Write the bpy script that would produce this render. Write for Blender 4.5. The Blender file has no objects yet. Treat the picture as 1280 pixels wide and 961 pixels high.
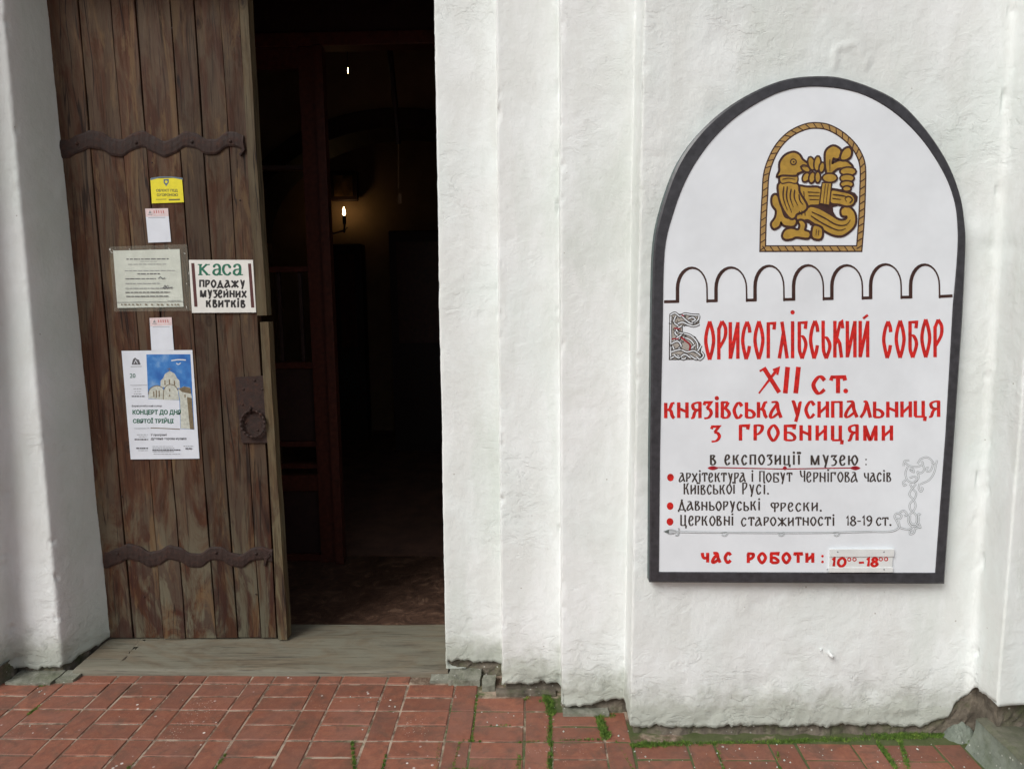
import bpy, math, random
import numpy as np
from mathutils import Vector, Matrix
from mathutils.geometry import tessellate_polygon
random.seed(7); rng = np.random.default_rng(11)
R = math.radians
scene = bpy.context.scene; col = scene.collection

# ------------------------------------------------------------------ camera
FPX, PITCH, YAW, ROLL, CAMH = 900.0, .1279, .02805, .0114, 1.70
fw = Vector((-math.sin(YAW)*math.cos(PITCH), math.cos(YAW)*math.cos(PITCH), -math.sin(PITCH)))
ri0 = fw.cross(Vector((0, 0, 1))).normalized(); up0 = ri0.cross(fw)
ri = ri0*math.cos(ROLL) - up0*math.sin(ROLL); up = up0*math.cos(ROLL) + ri0*math.sin(ROLL)
cd = bpy.data.cameras.new('camera'); cam = bpy.data.objects.new('camera', cd); col.objects.link(cam)
cd.sensor_width = 36; cd.lens = FPX/1280*36; cd.clip_end = 500; cd.clip_start = .05
m = Matrix((ri, up, -fw)).transposed().to_4x4(); m.translation = (0, 0, CAMH); cam.matrix_world = m
scene.camera = cam

# ------------------------------------------------------------------ world, sun, exposure
SUN_EL, SUN_AZ = R(42), R(-41)            # azimuth measured from the wall's normal, minus = from the left
w = bpy.data.worlds.new("World"); scene.world = w; w.use_nodes = True
nt = w.node_tree; nt.nodes.clear()
sky = nt.nodes.new('ShaderNodeTexSky'); sky.sky_type = 'NISHITA'; sky.sun_disc = False
sky.sun_elevation = SUN_EL; sky.dust_density = 4; sky.air_density = 1
hs = nt.nodes.new('ShaderNodeHueSaturation'); hs.inputs['Saturation'].default_value = .50
bg = nt.nodes.new('ShaderNodeBackground'); bg.inputs['Strength'].default_value = .10
wo = nt.nodes.new('ShaderNodeOutputWorld')
nt.links.new(sky.outputs[0], hs.inputs['Color']); nt.links.new(hs.outputs[0], bg.inputs[0]); nt.links.new(bg.outputs[0], wo.inputs[0])
sund = bpy.data.lights.new('sun', 'SUN'); sund.energy = 2.0; sund.angle = R(28); sund.color = (.985, 1, .985)
sun = bpy.data.objects.new('sun', sund); col.objects.link(sun)
sdir = Vector((math.sin(SUN_AZ)*math.cos(SUN_EL), -math.cos(SUN_AZ)*math.cos(SUN_EL), math.sin(SUN_EL)))  # towards the sun
sun.rotation_euler = sdir.to_track_quat('Z', 'Y').to_euler()
sky.sun_rotation = math.atan2(sdir.x, sdir.y)
scene.view_settings.view_transform = 'Standard'; scene.view_settings.look = 'None'
scene.view_settings.gamma = 1; scene.view_settings.exposure = 0.06
scene.cycles.max_bounces = 8; scene.cycles.diffuse_bounces = 5

# ------------------------------------------------------------------ helpers
def ray(px, py): return fw + ri*((px-640)/FPX) - up*((py-480)/FPX)
def W(px, py, Y):                       # point of the vertical plane at depth Y seen at photo pixel
    d = ray(px, py); t = Y/d.y; return Vector((d.x*t, Y, CAMH + d.z*t))
def G(px, py, z=0):
    d = ray(px, py); t = (z-CAMH)/d.z; return Vector((d.x*t, d.y*t, z))

def _hash(i, j, k):
    n = (i*73856093) ^ (j*19349663) ^ (k*83492791)
    n = (n ^ (n >> 13)) * 1274126177 & 0x7fffffff
    return ((n ^ (n >> 16)) & 0xffff)/65535.0
def vnoise(P):
    I = np.floor(P).astype(np.int64); f = P-I; f = f*f*(3-2*f)
    r = 0
    for a in (0, 1):
        for b in (0, 1):
            for c in (0, 1):
                wgt = (f[:, 0] if a else 1-f[:, 0])*(f[:, 1] if b else 1-f[:, 1])*(f[:, 2] if c else 1-f[:, 2])
                r = r + wgt*_hash(I[:, 0]+a, I[:, 1]+b, I[:, 2]+c)
    return r*2-1
def fbm(P, freq, octs=3, off=0.0):
    P = np.asarray(P, float)*freq + off + 100; s = 0; a = 1; t = 0
    for _ in range(octs):
        s = s + a*vnoise(P); t += a; a *= .5; P = P*2.03+7.1
    return s/t

ORG = {}
def empty(name, loc):
    o = bpy.data.objects.new(name, None); col.objects.link(o); o.location = loc; o.empty_display_size = .1
    ORG[o] = Vector(loc); return o
def tag(o, label=None, cat=None, group=None, kind=None):
    if label: o['label'] = label
    if cat: o['category'] = cat
    if group: o['group'] = group
    if kind: o['kind'] = kind
    return o
def mk(name, V, F, mats, parent=None, mi=None, smooth=False, loc=None):
    """world-space verts -> one object whose origin sits at its own base"""
    V = np.asarray(V, float)
    if loc is None: loc = Vector(((V[:, 0].min()+V[:, 0].max())/2, (V[:, 1].min()+V[:, 1].max())/2, V[:, 2].min()))
    loc = Vector(loc)
    me = bpy.data.meshes.new(name)
    me.from_pydata((V-np.array(loc)).tolist(), [], F if isinstance(F, list) else F.tolist())
    if not isinstance(mats, (list, tuple)): mats = [mats]
    for mm in mats: me.materials.append(mm)
    if mi is not None: me.polygons.foreach_set('material_index', mi)
    if smooth: me.polygons.foreach_set('use_smooth', [True]*len(me.polygons))
    me.update()
    o = bpy.data.objects.new(name, me); col.objects.link(o); ORG[o] = loc
    if parent: o.parent = parent; o.location = loc-ORG[parent]
    else: o.location = loc
    return o
class MB:
    def __init__(s): s.V = []; s.F = []; s.M = []
    def add(s, V, F, m=0):
        n = len(s.V); s.V += [tuple(v) for v in V]; s.F += [[i+n for i in f] for f in F]; s.M += [m]*len(F); return s
    def box(s, x0, x1, y0, y1, z0, z1, m=0, b=0):
        if b:
            V = []
            for zz, i in ((z0, b), (z0+b, 0), (z1-b, 0), (z1, b)):
                V += [(x0+i, y0+i, zz), (x1-i, y0+i, zz), (x1-i, y1-i, zz), (x0+i, y1-i, zz)]
            F = [[3, 2, 1, 0], [12, 13, 14, 15]]
            for k in range(3):
                for j in range(4): F.append([4*k+j, 4*k+(j+1) % 4, 4*k+4+(j+1) % 4, 4*k+4+j])
            return s.add(V, F, m)
        V = [(x, y, z) for z in (z0, z1) for (x, y) in ((x0, y0), (x1, y0), (x1, y1), (x0, y1))]
        return s.add(V, [[3, 2, 1, 0], [4, 5, 6, 7], [0, 1, 5, 4], [1, 2, 6, 5], [2, 3, 7, 6], [3, 0, 4, 7]], m)
    def tube(s, pts, rad, n=8, m=0, closed=False):
        pts = [Vector(p) for p in pts]; k = len(pts); rr = rad if isinstance(rad, (list, tuple)) else [rad]*k
        V = []
        for i, p in enumerate(pts):
            t = (pts[(i+1) % k]-pts[i-1]) if closed else (pts[min(i+1, k-1)]-pts[max(i-1, 0)])
            t.normalize(); a = t.cross(Vector((0, 1, 0)))
            if a.length < .1: a = t.cross(Vector((1, 0, 0)))
            a.normalize(); b = t.cross(a)
            for j in range(n):
                th = 2*math.pi*j/n; V.append(p+(a*math.cos(th)+b*math.sin(th))*rr[i])
        F = []
        for i in range(k if closed else k-1):
            for j in range(n):
                F.append([i*n+j, i*n+(j+1) % n, ((i+1) % k)*n+(j+1) % n, ((i+1) % k)*n+j])
        if not closed: F += [list(range(n))[::-1], [(k-1)*n+j for j in range(n)]]
        return s.add(V, F, m)
    def dome(s, c, r, d=(0, -1, 0), h=.5, n=8, m=0):
        c = Vector(c); d = Vector(d).normalized(); a = d.orthogonal().normalized(); b = d.cross(a); V = []
        for q, (rr, hh) in enumerate(((1, 0), (.85, .55), (.45, .9))):
            for j in range(n):
                th = 2*math.pi*j/n; V.append(c+(a*math.cos(th)+b*math.sin(th))*r*rr+d*r*h*hh)
        V.append(c+d*r*h); F = []
        for q in range(2):
            for j in range(n): F.append([q*n+j, q*n+(j+1) % n, (q+1)*n+(j+1) % n, (q+1)*n+j])
        for j in range(n): F.append([2*n+j, 2*n+(j+1) % n, 3*n])
        return s.add(V, F, m)
    def build(s, name, mats, parent=None, smooth=False, loc=None):
        return mk(name, s.V, s.F, mats, parent, s.M, smooth, loc)

# ------------------------------------------------------------------ materials
class NT:
    def __init__(s, name):
        s.m = bpy.data.materials.new(name); s.m.use_nodes = True; s.t = s.m.node_tree
        s.b = s.t.nodes['Principled BSDF']
    def n(s, typ, **kw):
        x = s.t.nodes.new(typ)
        for k, v in kw.items():
            if k in x.inputs: x.inputs[k].default_value = v
            else: setattr(x, k, v)
        return x
    def l(s, a, b): s.t.links.new(a, b)
    def pos(s, scale=(1, 1, 1), obj=False, rnd=0):
        if obj: src = s.n('ShaderNodeTexCoord').outputs['Object']
        else: src = s.n('ShaderNodeNewGeometry').outputs['Position']
        mp = s.n('ShaderNodeMapping'); mp.inputs['Scale'].default_value = scale; s.l(src, mp.inputs['Vector'])
        if rnd:
            oi = s.n('ShaderNodeObjectInfo'); mu = s.n('ShaderNodeMath', operation='MULTIPLY'); mu.inputs[1].default_value = rnd
            s.l(oi.outputs['Random'], mu.inputs[0]); cb = s.n('ShaderNodeCombineXYZ')
            for i in range(3): s.l(mu.outputs[0], cb.inputs[i])
            s.l(cb.outputs[0], mp.inputs['Location'])
        return mp.outputs[0]
    def noise(s, vec, scale, detail=5, rough=.6, dist=0):
        x = s.n('ShaderNodeTexNoise'); x.inputs['Scale'].default_value = scale; x.inputs['Detail'].default_value = detail
        x.inputs['Roughness'].default_value = rough; x.inputs['Distortion'].default_value = dist
        s.l(vec, x.inputs['Vector']); return x.outputs['Fac']
    def ramp(s, fac, stops):
        x = s.n('ShaderNodeValToRGB'); e = x.color_ramp.elements
        while len(e) < len(stops): e.new(.5)
        for i, (p, c) in enumerate(stops):
            e[i].position = p; e[i].color = (c, c, c, 1) if isinstance(c, (int, float)) else (*c, 1)
        s.l(fac, x.inputs[0]); return x.outputs[0]
    def mix(s, fac, a, b, mode='MIX'):
        x = s.n('ShaderNodeMix', data_type='RGBA', blend_type=mode)
        for v, i in ((fac, 0), (a, 6), (b, 7)):
            if isinstance(v, (int, float)): x.inputs[i].default_value = v
            elif isinstance(v, tuple): x.inputs[i].default_value = (*v, 1)
            else: s.l(v, x.inputs[i])
        return x.outputs[2]
    def math(s, op, a, b=0.0):
        x = s.n('ShaderNodeMath', operation=op)
        for i, v in ((0, a), (1, b)):
            if isinstance(v, (int, float)): x.inputs[i].default_value = v
            else: s.l(v, x.inputs[i])
        return x.outputs[0]
    def bump(s, h, dist, strength=1.0, prev=None):
        x = s.n('ShaderNodeBump'); x.inputs['Distance'].default_value = dist; x.inputs['Strength'].default_value = strength
        s.l(h, x.inputs['Height'])
        if prev is not None: s.l(prev, x.inputs['Normal'])
        s.l(x.outputs[0], s.b.inputs['Normal']); return x.outputs[0]
    def rough(s, v):
        if isinstance(v, (int, float)): s.b.inputs['Roughness'].default_value = v
        else: s.l(v, s.b.inputs['Roughness'])
    def color(s, c):
        if isinstance(c, tuple): s.b.inputs['Base Color'].default_value = (*c, 1)
        else: s.l(c, s.b.inputs['Base Color'])

def paint(name, c, rough=.45, var=.12, scale=60, bump=.0004):
    t = NT(name); p = t.pos(); f = t.noise(p, scale, 4)
    dark = tuple(max(0, x*(1-var*1.6)) for x in c); lite = tuple(min(1, x*(1+var)) for x in c)
    t.color(t.ramp(f, [(.3, dark), (.7, lite)])); t.rough(rough)
    if bump: t.bump(f, bump, .6)
    return t.m

def m_plaster():
    t = NT('limewashed_plaster'); p = t.pos()
    big = t.noise(p, 1.7, 4, .55); mid = t.noise(t.pos((1, 1, .45)), 7, 5, .6, .6); fine = t.noise(p, 60, 5, .65)
    c = t.ramp(big, [(.3, (.68, .735, .71)), (.5, (.75, .785, .775)), (.72, (.785, .80, .80))])
    c = t.mix(t.ramp(mid, [(.40, .0), (.62, .6)]), c, (.655, .675, .65))
    c = t.mix(t.ramp(t.noise(t.pos((1, 1, .25)), 3.2, 5, .6, .5), [(.54, 0.0), (.70, .55)]), c, (.56, .61, .56))   # pale green algae wash
    z0 = t.n('ShaderNodeSeparateXYZ'); t.l(t.pos(), z0.inputs[0])
    # dirt splashed up at the foot of the wall
    z = t.n('ShaderNodeSeparateXYZ'); t.l(t.pos(), z.inputs[0])
    hgt = t.math('ADD', z.outputs[2], t.math('MULTIPLY', t.noise(p, 14, 5, .7), -.22))
    c = t.mix(t.ramp(hgt, [(.0, .75), (.10, .12), (.16, .0)]), c, (.36, .385, .32))
    rec = t.math('MULTIPLY', t.ramp(t.math('MULTIPLY', z0.outputs[1], .3), [(.912, 0.0), (.93, 1.0)]), t.ramp(t.math('ADD', t.math('MULTIPLY', z0.outputs[0], -.25), t.math('MULTIPLY', big, .0)), [(.45, 0.0), (.48, 1.0)]))
    c = t.mix(t.math('MULTIPLY', rec, t.ramp(t.noise(p, 5, 5, .7), [(.3, .30), (.7, .65)])), c, (.55, .64, .575))      # green algae tint on the left reveal, also painting its shade into the colour
    vo = t.n('ShaderNodeTexVoronoi'); vo.inputs['Scale'].default_value = 9; t.l(p, vo.inputs['Vector'])
    c = t.mix(t.ramp(vo.outputs['Distance'], [(.022, .75), (.034, 0.0)]), c, (.33, .31, .27))
    t.color(c); t.rough(.85)
    rough_patch = t.math('MAXIMUM', t.ramp(t.noise(p, 2.6, 3), [(.48, .04), (.72, .48)]), t.math('MULTIPLY', t.ramp(hgt, [(-.02, .85), (.34, .0)]), t.ramp(t.noise(p, 5.5, 3), [(.38, .25), (.62, 1.0)])))
    hc = t.math('ABSOLUTE', t.math('SUBTRACT', t.noise(t.pos((1, 1, .8)), 3.4, 6, .62, .8), .5))
    hc = t.math('MULTIPLY', t.ramp(hc, [(.0015, 1.0), (.005, 0.0)]), t.ramp(t.noise(p, 1.9, 2), [(.50, 0.0), (.58, 1.0)]))
    crag = t.ramp(t.noise(t.pos((1, 1, 1.5)), 11, 7, .68, .7), [(.44, 0.0), (.50, .7), (.56, .78), (.60, 1.0)])      # edges of old limewash flakes
    b = t.bump(t.math('MULTIPLY', crag, rough_patch), .0042, .8); b = t.bump(t.math('SUBTRACT', 1.0, hc), .0012, .3, b)
    b = t.bump(t.noise(p, 38, 6, .68, .3), .0026, .4, b)
    b = t.bump(fine, .0030, .6, b)
    t.bump(t.noise(t.pos((1, 1, .12)), 150, 3, .6), .0009, .5, b)     # vertical brush marks
    return t.m

def m_wood(name, lo, mid, hi, grey, greyness=.5, obj=True, axis='z', bright=1):
    t = NT(name)
    sc = (1, 1, .07) if axis == 'z' else (.06, 1, 1)
    if axis == 'z': p = t.pos(sc, rnd=7) ; q = t.pos((1, 1, .3), rnd=3)
    else: p = t.pos(sc); q = t.pos((.3, 1, 1))
    g1 = t.noise(p, 45, 6, .65, .5); g2 = t.noise(t.pos((1, 1, .035), rnd=9) if axis == 'z' else t.pos((.035, 1, 1)), 105, 4, .65, .3); g3 = t.noise(q, 9, 5, .6, 1.0)
    c = t.ramp(t.mix(.5, g1, t.noise(t.pos((1, 1, .22), rnd=5) if axis == 'z' else q, 13, 5, .6, .8)), [(.25, lo), (.5, mid), (.75, hi)])
    oi = t.n('ShaderNodeObjectInfo')
    z = t.n('ShaderNodeSeparateXYZ'); t.l(t.pos(), z.inputs[0])
    # weathering: rain wash bleaches the lower boards in streaks
    low = t.ramp(z.outputs[2], [(.0, 1.0), (.45, .75), (.9, .30), (1.0, .25)]) if axis == 'z' else None
    f = t.ramp(t.noise(q, 6.5, 6, .68, 1.4), [(.42, 0.0), (.56, 1.0)])
    if low is not None: f = t.math('MULTIPLY', f, t.math('ADD', low, .15))
    f = t.math('MULTIPLY', f, greyness)
    c = t.mix(f, c, grey)
    c = t.mix(t.ramp(g2, [(.34, .65), (.44, 0.0)]), c, tuple(x*.45 for x in lo))
    g3m = t.ramp(g3, [(.50, 0.0), (.56, 1.0)])
    g3m = t.math('MULTIPLY', g3m, t.math('MULTIPLY', low if low is not None else .2, .75))
    c = t.mix(g3m, c, (.032, .0105, .008))
    if axis == 'z':      # long drying cracks and knots
        ck = t.math('ABSOLUTE', t.math('SUBTRACT', t.noise(t.pos((1, 1, .05), rnd=11), 17, 2, .5, .4), .5))
        ck = t.math('MULTIPLY', t.ramp(ck, [(.006, 1.0), (.016, 0.0)]), t.ramp(t.noise(t.pos((1, 1, .4), rnd=4), 4, 3), [(.48, 0.0), (.56, 1.0)]))
        c = t.mix(t.math('MULTIPLY', ck, .85), c, (.008, .004, .003))
        kn = t.n('ShaderNodeTexVoronoi'); kn.inputs['Scale'].default_value = 3.1; kn.inputs['Randomness'].default_value = 1; t.l(t.pos((1.6, 1, .9), rnd=2), kn.inputs['Vector'])
        c = t.mix(t.ramp(kn.outputs['Distance'], [(.03, .85), (.055, .25), (.07, .6), (.10, 0.0)]), c, (.016, .007, .004))
        c = t.mix(t.math('MULTIPLY', t.ramp(t.noise(t.pos((1, 1, .16), rnd=6), 11, 6, .7, .6), [(.55, 0.0), (.62, 1.0)]), .55), c, (.135, .085, .040))
        t.b.inputs['Specular IOR Level'].default_value = .25
    hv = t.n('ShaderNodeHueSaturation'); t.l(c, hv.inputs['Color'])
    t.l(t.math('ADD', t.math('MULTIPLY', oi.outputs['Random'], .45), .80), hv.inputs['Value'])
    t.color(hv.outputs[0]); t.rough(t.ramp(g1, [(.3, .85), (.7, .6)]))
    b = t.bump(g1, .0022, .6); t.bump(g2, .0014, .7, b)
    return t.m

def m_brick():
    t = NT('red_clay_paver'); p = t.pos(); oi = t.n('ShaderNodeObjectInfo')
    f = t.noise(p, 28, 6, .7); f2 = t.noise(p, 5, 4, .6)
    c = t.ramp(f, [(.25, (.170, .060, .036)), (.5, (.225, .080, .047)), (.78, (.30, .120, .068))])
    c = t.mix(t.ramp(f2, [(.42, 0.0), (.65, .55)]), c, (.20, .095, .07))
    c = t.mix(t.ramp(t.noise(p, 90, 4, .7), [(.60, 0.0), (.74, .35)]), c, (.40, .24, .17))
    hv = t.n('ShaderNodeHueSaturation'); t.l(c, hv.inputs['Color']); t.l(t.math('ADD', t.math('MULTIPLY', oi.outputs['Random'], .26), .86), hv.inputs['Value'])
    c = hv.outputs[0]
    c = t.mix(t.ramp(t.noise(p, 11, 6, .75, .5), [(.50, 0.0), (.64, .55)]), c, (.085, .055, .038))
    # limewash drips: thick near the wall
    vo = t.n('ShaderNodeTexVoronoi'); vo.inputs['Scale'].default_value = 30; t.l(p, vo.inputs['Vector'])
    mask = t.ramp(t.noise(p, 4.0, 3), [(.56, 0.0), (.66, 1.0)])
    sp = t.math('MULTIPLY', t.ramp(vo.outputs['Distance'], [(.13, 1.0), (.17, 0.0)]), mask)
    c = t.mix(sp, c, (.72, .70, .66))
    vo2 = t.n('ShaderNodeTexVoronoi'); vo2.inputs['Scale'].default_value = 95; t.l(p, vo2.inputs['Vector'])
    c = t.mix(t.math('MULTIPLY', t.ramp(vo2.outputs['Distance'], [(.14, .8), (.18, 0.0)]), t.ramp(t.noise(p, 3.1, 3), [(.58, 0.0), (.68, 1.0)])), c, (.62, .58, .52))
    t.color(c); t.rough(.72)
    b = t.bump(f, .0035, .6); t.bump(t.noise(p, 320, 3), .0008, .5, b); return t.m

def m_joint():
    t = NT('sandy_joint_filler'); p = t.pos(); f = t.noise(p, 120, 4)
    c = t.ramp(f, [(.3, (.09, .055, .035)), (.7, (.17, .115, .08))])
    c = t.mix(t.ramp(t.noise(p, 7, 5, .7), [(.45, 0.0), (.58, .85)]), c, (.42, .33, .25))
    z = t.n('ShaderNodeSeparateXYZ'); t.l(t.pos(), z.inputs[0])
    g = t.math('ADD', t.math('ADD', t.math('MULTIPLY', z.outputs[0], .14), .03), t.noise(p, 5, 4, .7))
    c = t.mix(t.ramp(g, [(.50, 0.0), (.60, .9)]), c, (.060, .085, .022))
    t.color(c); t.rough(.95); t.bump(f, .003, .8); return t.m

def m_stone(name, lo, hi, green=.3, scale=18):
    t = NT(name); p = t.pos(); f = t.noise(p, scale, 6, .7)
    c = t.ramp(f, [(.3, lo), (.7, hi)])
    c = t.mix(t.ramp(t.noise(p, 8, 5, .7), [(.48, 0.0), (.66, green)]), c, (.06, .08, .025))
    vo = t.n('ShaderNodeTexVoronoi'); vo.inputs['Scale'].default_value = 45; t.l(p, vo.inputs['Vector'])
    c = t.mix(t.math('MULTIPLY', t.ramp(vo.outputs['Distance'], [(.13, .7), (.18, 0.0)]), t.ramp(t.noise(p, 6, 3), [(.5, 0.0), (.6, 1.0)])), c, (.6, .6, .55))
    t.color(c); t.rough(.9); b = t.bump(f, .010, .8); t.bump(t.noise(p, 140, 4), .002, .7, b); return t.m

def m_iron():
    t = NT('rusty_wrought_iron'); p = t.pos(); f = t.noise(p, 40, 6, .7)
    t.color(t.ramp(f, [(.3, (.018, .011, .009)), (.55, (.036, .020, .016)), (.78, (.075, .034, .022))])); t.rough(t.ramp(f, [(.3, .6), (.7, .9)]))
    t.b.inputs['Specular IOR Level'].default_value = .3; t.bump(f, .004, .9); return t.m

PL = m_plaster()
WOOD = m_wood('weathered_oak_plank', (.020, .0065, .003), (.054, .0205, .0090), (.100, .045, .020), (.102, .092, .062), .92)
WOODB = m_wood('grey_oak_batten', (.042, .024, .011), (.085, .060, .031), (.13, .105, .060), (.145, .14, .09), .6)
SILLW = m_wood('worn_sill_timber', (.060, .045, .028), (.135, .110, .074), (.20, .175, .126), (.160, .155, .118), .7, axis='x')
BRICK = m_brick(); JOINT = m_joint(); IRON = m_iron()
FOOT = m_stone('dirty_footing', (.055, .045, .035), (.20, .17, .13), .7)
MORT = m_stone('pale_mortar', (.13, .13, .10), (.31, .31, .255), .5)
STEPM = m_stone('mossy_concrete', (.060, .062, .042), (.175, .17, .125), .5, 10)
STEPS = m_stone('grey_green_render', (.11, .13, .105), (.24, .27, .225), .4, 10)
SIGNW = paint('sign_white_enamel', (.75, .79, .825), .25, .045, 5, 0)
FRAME = paint('slate_frame_paint', (.044, .044, .050), .38, .25, 40, .0006)
FRAMEE = paint('teal_frame_edge', (.030, .060, .062), .45, .3, 30, .0008)
RED = paint('brushed_red_paint', (.60, .014, .010), .5, .25, 70, 0)
DRED = paint('dark_red_paint', (.33, .012, .022), .4, .3, 60, 0)
INK = paint('brown_black_paint', (.050, .038, .032), .5, .25, 80, 0)
BROWN = paint('frieze_brown_paint', (.050, .020, .015), .4, .2, 60, 0)
GOLD = paint('emblem_gold_paint', (.42, .255, .042), .38, .12, 50, 0)
GOLD2 = paint('rope_gold_paint', (.40, .25, .085), .38, .12, 50, 0)
GREYL = paint('ornament_grey_line', (.13, .155, .15), .5, .3, 60, 0)
DGREY = paint('initial_grey_line', (.035, .030, .028), .5, .4, 60, 0)
PAPER = paint('printed_paper', (.66, .70, .76), .5, .03, 20, 0)
PAPERG = paint('sleeved_paper', (.60, .64, .58), .18, .06, 25, .0004)
PINK = paint('pink_print', (.68, .55, .55), .5, .1, 60, 0)
YEL = paint('yellow_sticker', (.75, .66, .015), .35, .06, 30, 0)
BLUEG = paint('blue_grey_ink', (.10, .15, .20), .5, .1, 60, 0)
PINKT = paint('red_print', (.50, .16, .16), .5, .1, 60, 0)
OLIVE = paint('olive_ink', (.13, .12, .03), .5, .1, 60, 0)
GREYT = paint('grey_print', (.25, .26, .27), .5, .1, 60, 0)
GREYD = paint('dark_print', (.09, .09, .10), .5, .1, 60, 0)
GREENT = paint('green_print', (.015, .13, .075), .5, .1, 60, 0)
GREENK = paint('green_lettering', (.008, .14, .080), .4, .1, 60, 0)
MAROON = paint('maroon_stripe', (.085, .022, .022), .4, .15, 60, 0)
BLACK = paint('black_lettering', (.016, .015, .017), .4, .1, 60, 0)
TICKW = paint('ticket_sign_white', (.72, .72, .68), .35, .05, 20, 0)
PSKY = None
PLASTIC = paint('white_plastic_holder', (.70, .72, .71), .3, .04, 30, 0)
CREAM = paint('print_cream_stone', (.42, .38, .26), .5, .2, 90, 0)
CREAM2 = paint('print_pale_stone', (.50, .52, .46), .5, .15, 90, 0)
SHADE = paint('print_brown_stone', (.17, .13, .075), .5, .2, 90, 0)
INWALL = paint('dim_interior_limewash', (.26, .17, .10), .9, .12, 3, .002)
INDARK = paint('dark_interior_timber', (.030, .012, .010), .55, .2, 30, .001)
REDWOOD = paint('red_brown_varnish', (.075, .020, .012), .4, .25, 40, .001)
t = NT('print_sky_blue'); f = t.noise(t.pos(), 18, 5, .6)
t.color(t.ramp(f, [(.35, (.018, .11, .38)), (.55, (.04, .19, .50)), (.78, (.20, .36, .60))])); t.rough(.4); PSKY = t.m
t = NT('interior_slab_floor'); f = t.noise(t.pos(), 9, 6, .75, 1.5)
t.color(t.ramp(f, [(.35, (.035, .018, .012)), (.55, (.085, .046, .030)), (.72, (.24, .15, .10))])); t.rough(.55); t.bump(f, .008, .8); FLOORM = t.m
t = NT('dim_pane_glass'); t.color((.85, .8, .75)); t.rough(.04); t.b.inputs['Transmission Weight'].default_value = 1; t.b.inputs['IOR'].default_value = 1.1; GLASS = t.m
t = NT('candle_bulb_glow'); t.b.inputs['Emission Color'].default_value = (1, .66, .28, 1); t.b.inputs['Emission Strength'].default_value = 24; BULB = t.m
t = NT('moss_blades'); f = t.noise(t.pos(), 45, 3)
t.color(t.ramp(f, [(.3, (.045, .09, .012)), (.55, (.11, .20, .025)), (.75, (.24, .30, .06))])); t.rough(.8); MOSS = t.m
t = NT('paved_yard_ground'); f = t.noise(t.pos(), 6, 6, .7)
t.color(t.ramp(f, [(.3, (.12, .07, .05)), (.7, (.24, .13, .09))])); t.rough(.9); t.bump(f, .01, .6); GROUND = t.m

# ------------------------------------------------------------------ structure: ground and pavement
gm = MB(); gm.add([(-150, -150, -.035), (150, -150, -.035), (150, 150, -.035), (-150, 150, -.035)], [[0, 1, 2, 3]])
tag(gm.build('ground', GROUND), kind='structure')

pave = empty('pavement', (0, 1.5, 0)); tag(pave, kind='structure')
# bedding sheet between the bricks
xs = np.linspace(-3.6, 3.0, 331); ys = np.linspace(.6, 3.03, 122)
XX, YY = np.meshgrid(xs, ys); P = np.stack([XX.ravel(), YY.ravel(), 0*XX.ravel()], 1)
P[:, 2] = -.0036 + .0022*fbm(P, 25, 3)
nx = len(xs); F = []
for j in range(len(ys)-1):
    for i in range(nx-1): F.append([j*nx+i, j*nx+i+1, (j+1)*nx+i+1, (j+1)*nx+i])
mk('joint_filler', P, F, JOINT, pave)

def brick_mesh(L, D, seed, name):
    r = random.Random(seed); b = .0035; mb = MB()
    V = []
    for zz, i in ((-.05, 0), (-b, 0), (0, b)):
        for (x, y) in ((-1, -1), (1, -1), (1, 1), (-1, 1)):
            V.append((x*(L/2-i)+r.uniform(-.0012, .0012), y*(D/2-i)+r.uniform(-.0012, .0012), zz+(r.uniform(-.0006, .0006) if zz > -.01 else 0)))
    F = [[8, 9, 10, 11]]
    for k in range(2):
        for j in range(4): F.append([4*k+j, 4*k+(j+1) % 4, 4*k+4+(j+1) % 4, 4*k+4+j])
    me = bpy.data.meshes.new(name); me.from_pydata(V, [], F); me.materials.append(BRICK); me.update(); return me
MESH_P = [brick_mesh(.1975, .0925, s, 'brick') for s in range(5)]
MESH_V = [brick_mesh(.0955, .1930, s+9, 'brick') for s in range(5)]
MESH_S = [brick_mesh(.1985, .078, s+19, 'brick') for s in range(3)]
MESH_T = [brick_mesh(.0965, .078, s+29, 'brick') for s in range(3)]
spots = []
PX = .3065; X0 = -.345
def front_line(x):            # where the wall footing begins
    if x < -2.9: return 2.57
    if x < -2.62: return 2.70
    if x < -2.36: return 2.84
    if x < -2.12: return 2.975
    if x < -.42: return 3.04
    if x < -.13: return 2.96
    if x < .11: return 2.855
    if x < .37: return 2.70
    return 2.565
for row in range(-1, 18):
    ytop = 2.95-.2*row
    for k in range(-10, 9):
        xv = X0+k*PX
        if row == -1:
            spots.append((xv+.05, 2.953+.041, MESH_T, 0)); spots.append((xv+.1035+.1, 2.953+.041, MESH_S, 0)); continue
        spots.append((xv+.05, ytop-.1, MESH_V, 0))
        for h in (0, 1): spots.append((xv+.1035+.1, ytop-.05-.1*h, MESH_P, 0))
near = []; far = []
for (x, y, ms, _) in spots:
    hw = .03
    if y+.0 > front_line(x-hw)+.0 or y > front_line(x+hw): continue
    if x > 1.68 and y > 1.0: continue
    d = (x*.55)**2+(y-2.75)**2*1.0
    (near).append((d, x, y, ms))
near.sort(key=lambda a: a[0]); far = near[285:]; near = near[:285]
for d, x, y, ms in near:
    o = bpy.data.objects.new('brick', random.choice(ms)); col.objects.link(o); o.parent = pave
    sag = -.004*max(0, random.random()-.6)
    o.location = Vector((x+random.uniform(-.0015, .0015), y+random.uniform(-.0015, .0015), sag+random.uniform(-.001, .001)))-ORG[pave]
    o.rotation_euler = (random.uniform(-.008, .008), random.uniform(-.008, .008), random.uniform(-.008, .008)+(math.pi if random.random() < .5 else 0))
mb = MB()
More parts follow.
